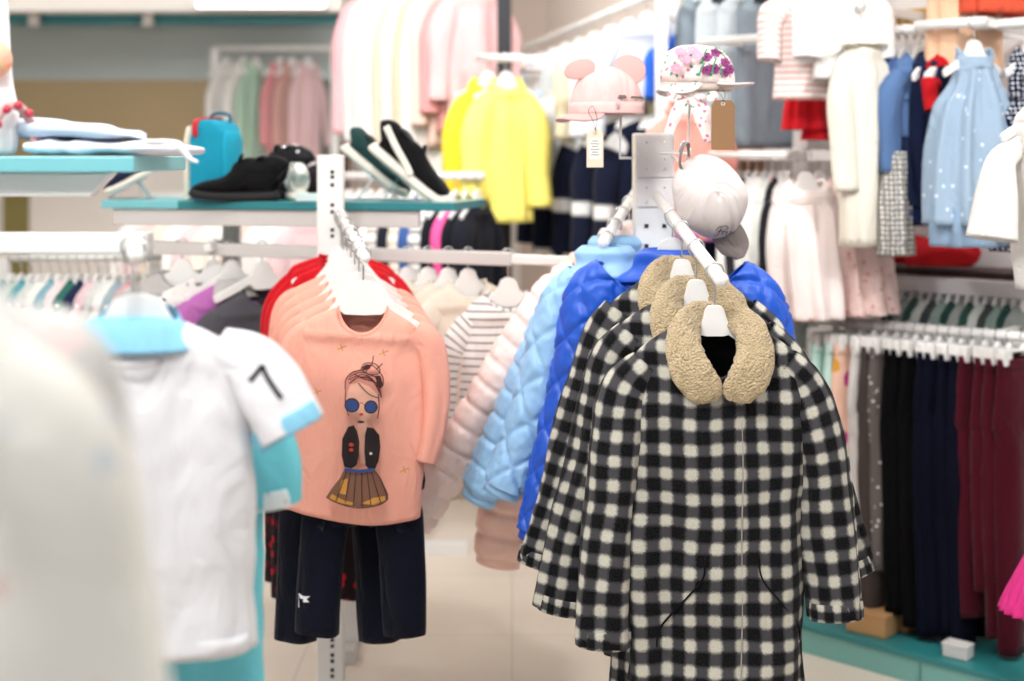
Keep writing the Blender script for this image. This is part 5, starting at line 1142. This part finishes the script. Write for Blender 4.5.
# ================================================================== BACK LEFT: white garments, yellow tops
R8 = Rail(P(336, -24, 5.75), P(505, -34, 5.35)); t8 = free_rail(R8, 'high rail carrying the row of white and pink tops', ())
obj('ceiling_rod', tube([V((.02, 0, R8.a.z)), V((.02, 0, 3.09))], .01, nu=10, nv=2), ENAMEL, t8)
for q, mt in ((.995, plain('#12141C', .5, name='black_upright')),):
    w = R8.a + (R8.b - R8.a) * q - t8.location; obj('upright', bar((w.x, w.y + .1, .02), (w.x, w.y + .1, w.z + .02), .055), mt, t8, smooth=False, bevel=.002); obj('foot', bar((w.x, w.y - .1, .02), (w.x, w.y + .4, .02), .05, .04), mt, t8, smooth=False)
    obj('rail_arm', bar(w, w + V((0, .1, 0)), .03), mt, t8, smooth=False)
rowc = [('#EDB4BA', .66, 'pink'), ('#DFDEDC', .70, 'ivory'), ('#DAD7D2', .70, 'cream'), ('#F4F2EE', .74, 'bright white'), ('#D8CCB8', .72, 'ecru'), ('#E0E0DE', .78, 'off-white'), ('#D9C7AC', .78, 'beige'), ('#E6E4E1', .84, 'milk white'), ('#EDCFC2', .62, 'blush'), ('#DE9C9C', .56, 'dusty pink'), ('#EBBFC1', .50, 'light pink')]
for i, (h_, L, nm) in enumerate(rowc):
    px = 378 + i * 9.7
    hung(R8, px, '%s long-sleeved top in the high row of pale tops' % nm, 'pale tops in the high row', fabric(h_, name='pale_knit', var=.05), yaw=.55, hg='in the high pale row', hl='white hanger inside the %s top of the high row' % nm, sw=.12, L=L, SL=L * .8, d=.05, hwid=.12, fold=.012)
R9 = Rail(P(478, 58, 5.2), P(522, 58, 5.0)); free_rail(R9, 'white rail carrying the two yellow tops', ())
YEL = fabric('#F7DE3C', name='yellow_jersey', var=.12); YEL2 = fabric('#F8EA7A', name='pale_yellow_jersey', var=.12)
for i, px in enumerate((488, 506)):
    hung(R9, px, ['bright yellow top hanging left, half behind the other', 'bright yellow top hanging right with a wide body'][i], 'yellow tops', [YEL, YEL2][i], yaw=.2 + .1 * i, cw=.09, sw=.085, hw=.10, L=.52, SL=.42, flare=.02, hg='of the yellow tops', hl='white hanger inside the %s yellow top' % ['left', 'right'][i], sr=(.055, .055, .05, .05), fold=.010)
for i, (px, h_) in enumerate(((548, '#F4F2F0'), (566, '#C7CFDA'), (540, '#E9EDF0'))):
    p = Rail(P(500, 72, 5.4), P(600, 72, 5.4)).at(px)
R10 = Rail(P(520, 70, 5.6), P(612, 70, 5.3)); free_rail(R10, 'white rail between the yellow tops and the navy jackets', ())
for i, (px, h_, nm) in enumerate(((540, '#F1F0F0', 'white'), (552, '#BFD2E6', 'pale blue'), (566, '#F5F3F1', 'ivory'), (580, '#D4D7DB', 'light grey'))):
    hung(R10, px, '%s top between yellow tops and navy jackets' % nm, 'tops right of the yellow ones', fabric(h_, name='light_jersey'), yaw=.5, sw=.12, L=.44, SL=.34, hg='right of yellow tops')
# lower row under the white garments
R11 = Rail(P(330, 176, 5.2), P(484, 176, 4.95)); free_rail(R11, 'rail behind the shoe shelf carrying striped and pink tops', (0, .55))
low = [('#F6C9CF', 'pale pink', None), ('#F8E6E6', 'pink-striped white', '#EBAEB4'), ('#F5F0EE', 'white', None), ('#F3D3D6', 'rosy', '#F7F2F0'), ('#EDEAE6', 'white and grey striped', '#A9A29C'), ('#20222C', 'black', None), ('#EFE9E2', 'cream striped', '#C9BBA8'), ('#3C5A93', 'blue', None), ('#F3F1EE', 'white and black striped', '#8F8F92'), ('#15161E', 'jet black', None), ('#EE5B9A', 'hot pink', None), ('#14151C', 'pitch black', None), ('#1A1B24', 'very dark grey', None)]
for i, (h_, nm, h2) in enumerate(low):
    hung(R11, 350 + i * 10.6, '%s top seen on the rail behind the shoe shelf' % nm, 'tops behind the shoe shelf', fabric(h_, 'hstripe' if h2 else None, h2, sc=.03, name='cotton_knit'), yaw=1.1, sw=.085, L=.42 if nm != 'hot pink' else .25, SL=.3, d=.04, hg='behind the shoe shelf', hl='hanger of the %s top behind the shoe shelf' % nm)
# low pale row seen under the teal shelf, left
R12 = Rail(P(150, 196, 6.1), P(330, 196, 5.9)); free_rail(R12, 'far rail seen under the teal shelf', (0, 1))
for i in range(11):
    nm = ['white', 'pale rose', 'cream', 'snow white', 'soft pink', 'ivory', 'milky', 'light peach', 'pearl', 'chalk white', 'powder pink'][i]; h_ = ['#F5F3F1', '#F2D6D6', '#EFE6DA', '#FAF9F8', '#F4DADD', '#F6F0E4', '#F5F2EC', '#F1D9CC', '#EDEBEA', '#F8F8F6', '#F0D2D6'][i]
    hung(R12, 160 + i * 16, '%s top on the far rail under the teal shelf' % nm, 'tops on the far rail', fabric(h_, name='far_cotton'), yaw=.3, sw=.14, L=.55, SL=.4, hg='on the far rail', hl='hanger of the %s top on the far rail' % nm)

# ================================================================== ROOM SHELL
WALLP = plain('#E9E4E2', .8, name='wall_paint'); BEI = plain('#C9B8AC', .8, name='beige_wall')
c0 = p3 + nr * .52 + dr * -.75; c1 = p3 + nr * .52 + dr * 2.6
struct('wall_right', bar(V((c0.x, c0.y, 1.55)) + nr * .05, V((c1.x, c1.y, 1.55)) + nr * .05, .1, 3.1), WALLP, smooth=False)
b0 = V((.20, 7.6, 0)); b1 = V((c0.x + .03, c0.y + .05, 0)); nb = V((b1 - b0).normalized().yx.to_3d() if 0 else (((b0 - b1).y * -1), (b0 - b1).x * 1, 0)).normalized()
nb = V(((b0 - b1).y, -(b0 - b1).x, 0)).normalized()
struct('wall_back', bar(V((b0.x, b0.y, 1.55)) + nb * .05, V((b1.x, b1.y, 1.55)) + nb * .05, .1, 3.1), plain('#DCCFC6', .8, name='back_wall_paint'), smooth=False)
struct('wall_far', box((-2.35, 8.05, 1.55), 5.3, .1, 3.1), BEI, smooth=False)
struct('wall_left', box((-4.9, 4.2, 1.55), .1, 8, 3.1), WALLP, smooth=False)
# shopfront glass with teal rail, white header and ochre panel behind (far left)
Yw = 7.2
def rect(px0, py0, px1, py1, Y, th=.04):
    a, b = P(px0, py0, Y), P(px1, py1, Y); return box(((a.x + b.x) / 2, Y, (a.z + b.z) / 2), b.x - a.x, th, a.z - b.z)
struct('trim_1', rect(-140, -60, 345, 14, Yw - .1, .3), plain('#E8E4E0', .7, name='header_paint'), smooth=False)
struct('trim_2', rect(-140, 14, 345, 25, Yw - .04, .12), TEAL, smooth=False)
t = thing('wall_panel', 'grey-green upper and ochre lower panelling behind the glass at the far left', 'wall panel', (P(100, 0, Yw + .5).x, Yw + .5, 0), 0)
a = P(-140, 10, Yw + .5); b = P(350, 78, Yw + .5)
def panel(py0, py1, mt, nm, x0=-140, x1=350, dy=0):
    a, b = P(x0, py0, Yw + .5), P(x1, py1, Yw + .5); obj(nm, box(((a.x + b.x) / 2 - t.location.x, dy, (a.z + b.z) / 2), b.x - a.x, .03, a.z - b.z), mt, t, smooth=False)
panel(0, 80, plain('#A9B7B7', .5, name='grey_green_panel'), 'upper_panel'); panel(80, 160, plain('#A07E24', .6, name='ochre_panel'), 'ochre_panel'); panel(80, 205, plain('#4A2A10', .6, name='dark_wood'), 'wood_panel', 270, 350, -.03)
panel(160, 400, plain('#E6E0DA', .7, name='white_cabinet'), 'lower_panel')
panel(188, 300, plain('#7F7440', .6, name='olive_panel'), 'olive_panel', 6, 30, -.03)
gl = NT('pane_glass'); gl.b.inputs['Base Color'].default_value = (.9, .96, .96, 1); gl.b.inputs['Roughness'].default_value = .03; gl.b.inputs['Alpha'].default_value = .06
struct('window_1', rect(-140, 25, 345, 190, Yw, .012), gl.m, smooth=False)
for k, px in enumerate((34, 148)):
    o = obj('glass_clamp', rect(px - 4, 8, px + 5, 26, Yw - .14, .05), GREYEN, smooth=False); o['kind'] = 'structure'; o.name = 'trim_%d' % (3 + k)
t = thing('strip_light', 'bright linear light on the white header above the glass', 'light fitting', P(262, 3, Yw - .28), 0)
obj('housing', box((0, 0, 0), .66, .06, .055), ENAMEL, t, smooth=False, bevel=.004); obj('diffuser', box((0, -.033, -.004), .62, .01, .045), plain('#FFFFFF', .5, name='strip_diffuser', emit='#FFFFFF', es=4), t, smooth=False)
RG = Rail(P(215, 48, Yw + .25), P(335, 48, Yw + .25)); free_rail(RG, 'rail behind the glass carrying faint pink and green garments', (0, 1))
for i, (px, h_, nm) in enumerate(((226, '#E4E2DE', 'white'), (243, '#E9E6E0', 'ivory'), (256, '#9CC3A6', 'green'), (280, '#D9757A', 'rose'), (292, '#C7877A', 'terracotta'), (308, '#DDB2B6', 'light rose'))):
    hung(RG, px, '%s garment seen through the glass at the far left' % nm, 'garments behind the glass', fabric(h_, name='display_cotton'), yaw=.9, sw=.075, cw=.07, L=.60, SL=.4, d=.03, sr=(.03, .026, .022, .02), hg='behind the glass', hl='hanger of the %s garment behind the glass' % nm)
# ================================================================== ROOM, LIGHT, CAMERA
def tilefloor():
    w = NT('floor_tiles'); tc = w.n('ShaderNodeTexCoord')
    br = w.n('ShaderNodeTexBrick', Scale=1.0); br.offset = 0; br.inputs['Brick Width'].default_value = .6; br.inputs['Row Height'].default_value = .6; br.inputs['Mortar Size'].default_value = .003
    br.inputs['Color1'].default_value = (.80, .70, .60, 1); br.inputs['Color2'].default_value = (.76, .67, .58, 1); br.inputs['Mortar'].default_value = (.62, .55, .48, 1)
    w.l(tc.outputs['Object'], br.inputs[0])
    nz = w.n('ShaderNodeTexNoise', Scale=1.6, Detail=6.0, Roughness=.6); w.l(tc.outputs['Object'], nz.inputs[0])
    mr = w.n('ShaderNodeMapRange'); w.l(nz.outputs[0], mr.inputs[0]); mr.inputs[1].default_value = .45; mr.inputs[2].default_value = .72; mr.inputs[4].default_value = .35
    w.l(w.mix(mr.outputs[0], br.outputs[0], (.62, .50, .42)), w.b.inputs['Base Color']); w.b.inputs['Roughness'].default_value = .35
    return w.m
struct('floor', box((0, 4.3, -.05), 10, 10.4, .1), tilefloor(), smooth=False)
struct('ceiling', box((0, 4.3, 3.15), 10, 10.4, .1), plain('#F2F0EE', .9, name='ceiling_paint'), smooth=False)
EM = plain('#FFFFFF', .5, name='lamp_diffuser', emit='#FFFDF8', es=14)
k = 0
for x in (-2.4, -.4, 1.6):
    for y in (.6, 2.4, 4.2, 6.2):
        t = thing('ceiling_light', 'long white ceiling light panel above the shop floor', 'ceiling light', (x, y, 3.1), 0, 'ceiling light panels')
        obj('frame', box((0, 0, -.015), 1.24, .34, .03), ENAMEL, t, smooth=False); obj('diffuser', box((0, 0, -.033), 1.18, .28, .008), EM, t, smooth=False)
wd = bpy.data.worlds.new('World'); S_.world = wd; wd.use_nodes = True
bg = wd.node_tree.nodes['Background']; bg.inputs[0].default_value = (.95, .97, 1, 1); bg.inputs[1].default_value = .44
def lamp(name, loc, size, energy, target, color=(1, .99, .985)):  # unseen spots that light the clothes; the shop has no fittings for them
    l = bpy.data.lights.new(name, 'SPOT'); l.energy = energy; l.shadow_soft_size = size; l.color = color; l.spot_size = 1.5; l.spot_blend = .8
    o = bpy.data.objects.new(name, l); COL.objects.link(o); o.location = loc
    o.rotation_euler = (V(target) - V(loc)).to_track_quat('-Z', 'Y').to_euler(); return o
lamp('fill_spot', (-1.3, .5, 2.95), .12, 130, (.1, 2.9, .9))
lamp('fill_spot', (-.3, 1.3, 2.95), .12, 80, (-.05, 3.3, .8))  # added fill, no real fitting: lifts the shaded pink and blue puffer sleeves
lamp('fill_spot', (1.6, 1.8, 2.95), .12, 130, (1.4, 4.2, 1.2))
lamp('fill_spot', (-.6, 3.6, 2.95), .12, 150, (-.2, 5.6, 1.5))  # added fill, no real fitting: brightens the pale rows at the back
cam = bpy.data.cameras.new('camera'); co = bpy.data.objects.new('camera', cam); COL.objects.link(co); S_.camera = co
co.location = (0, 0, CAM_Z); co.rotation_euler = (PI / 2, 0, 0)
cam.sensor_width = 36; cam.lens = F_PX / 1024 * 36; cam.shift_y = -(340.5 - HOR) / 1024; cam.clip_start = .02
cam.dof.use_dof = True; cam.dof.focus_distance = 2.72; cam.dof.aperture_fstop = 1.9
S_.view_settings.view_transform = 'Standard'; S_.view_settings.look = 'None'; S_.view_settings.gamma = 1; S_.view_settings.exposure = 0
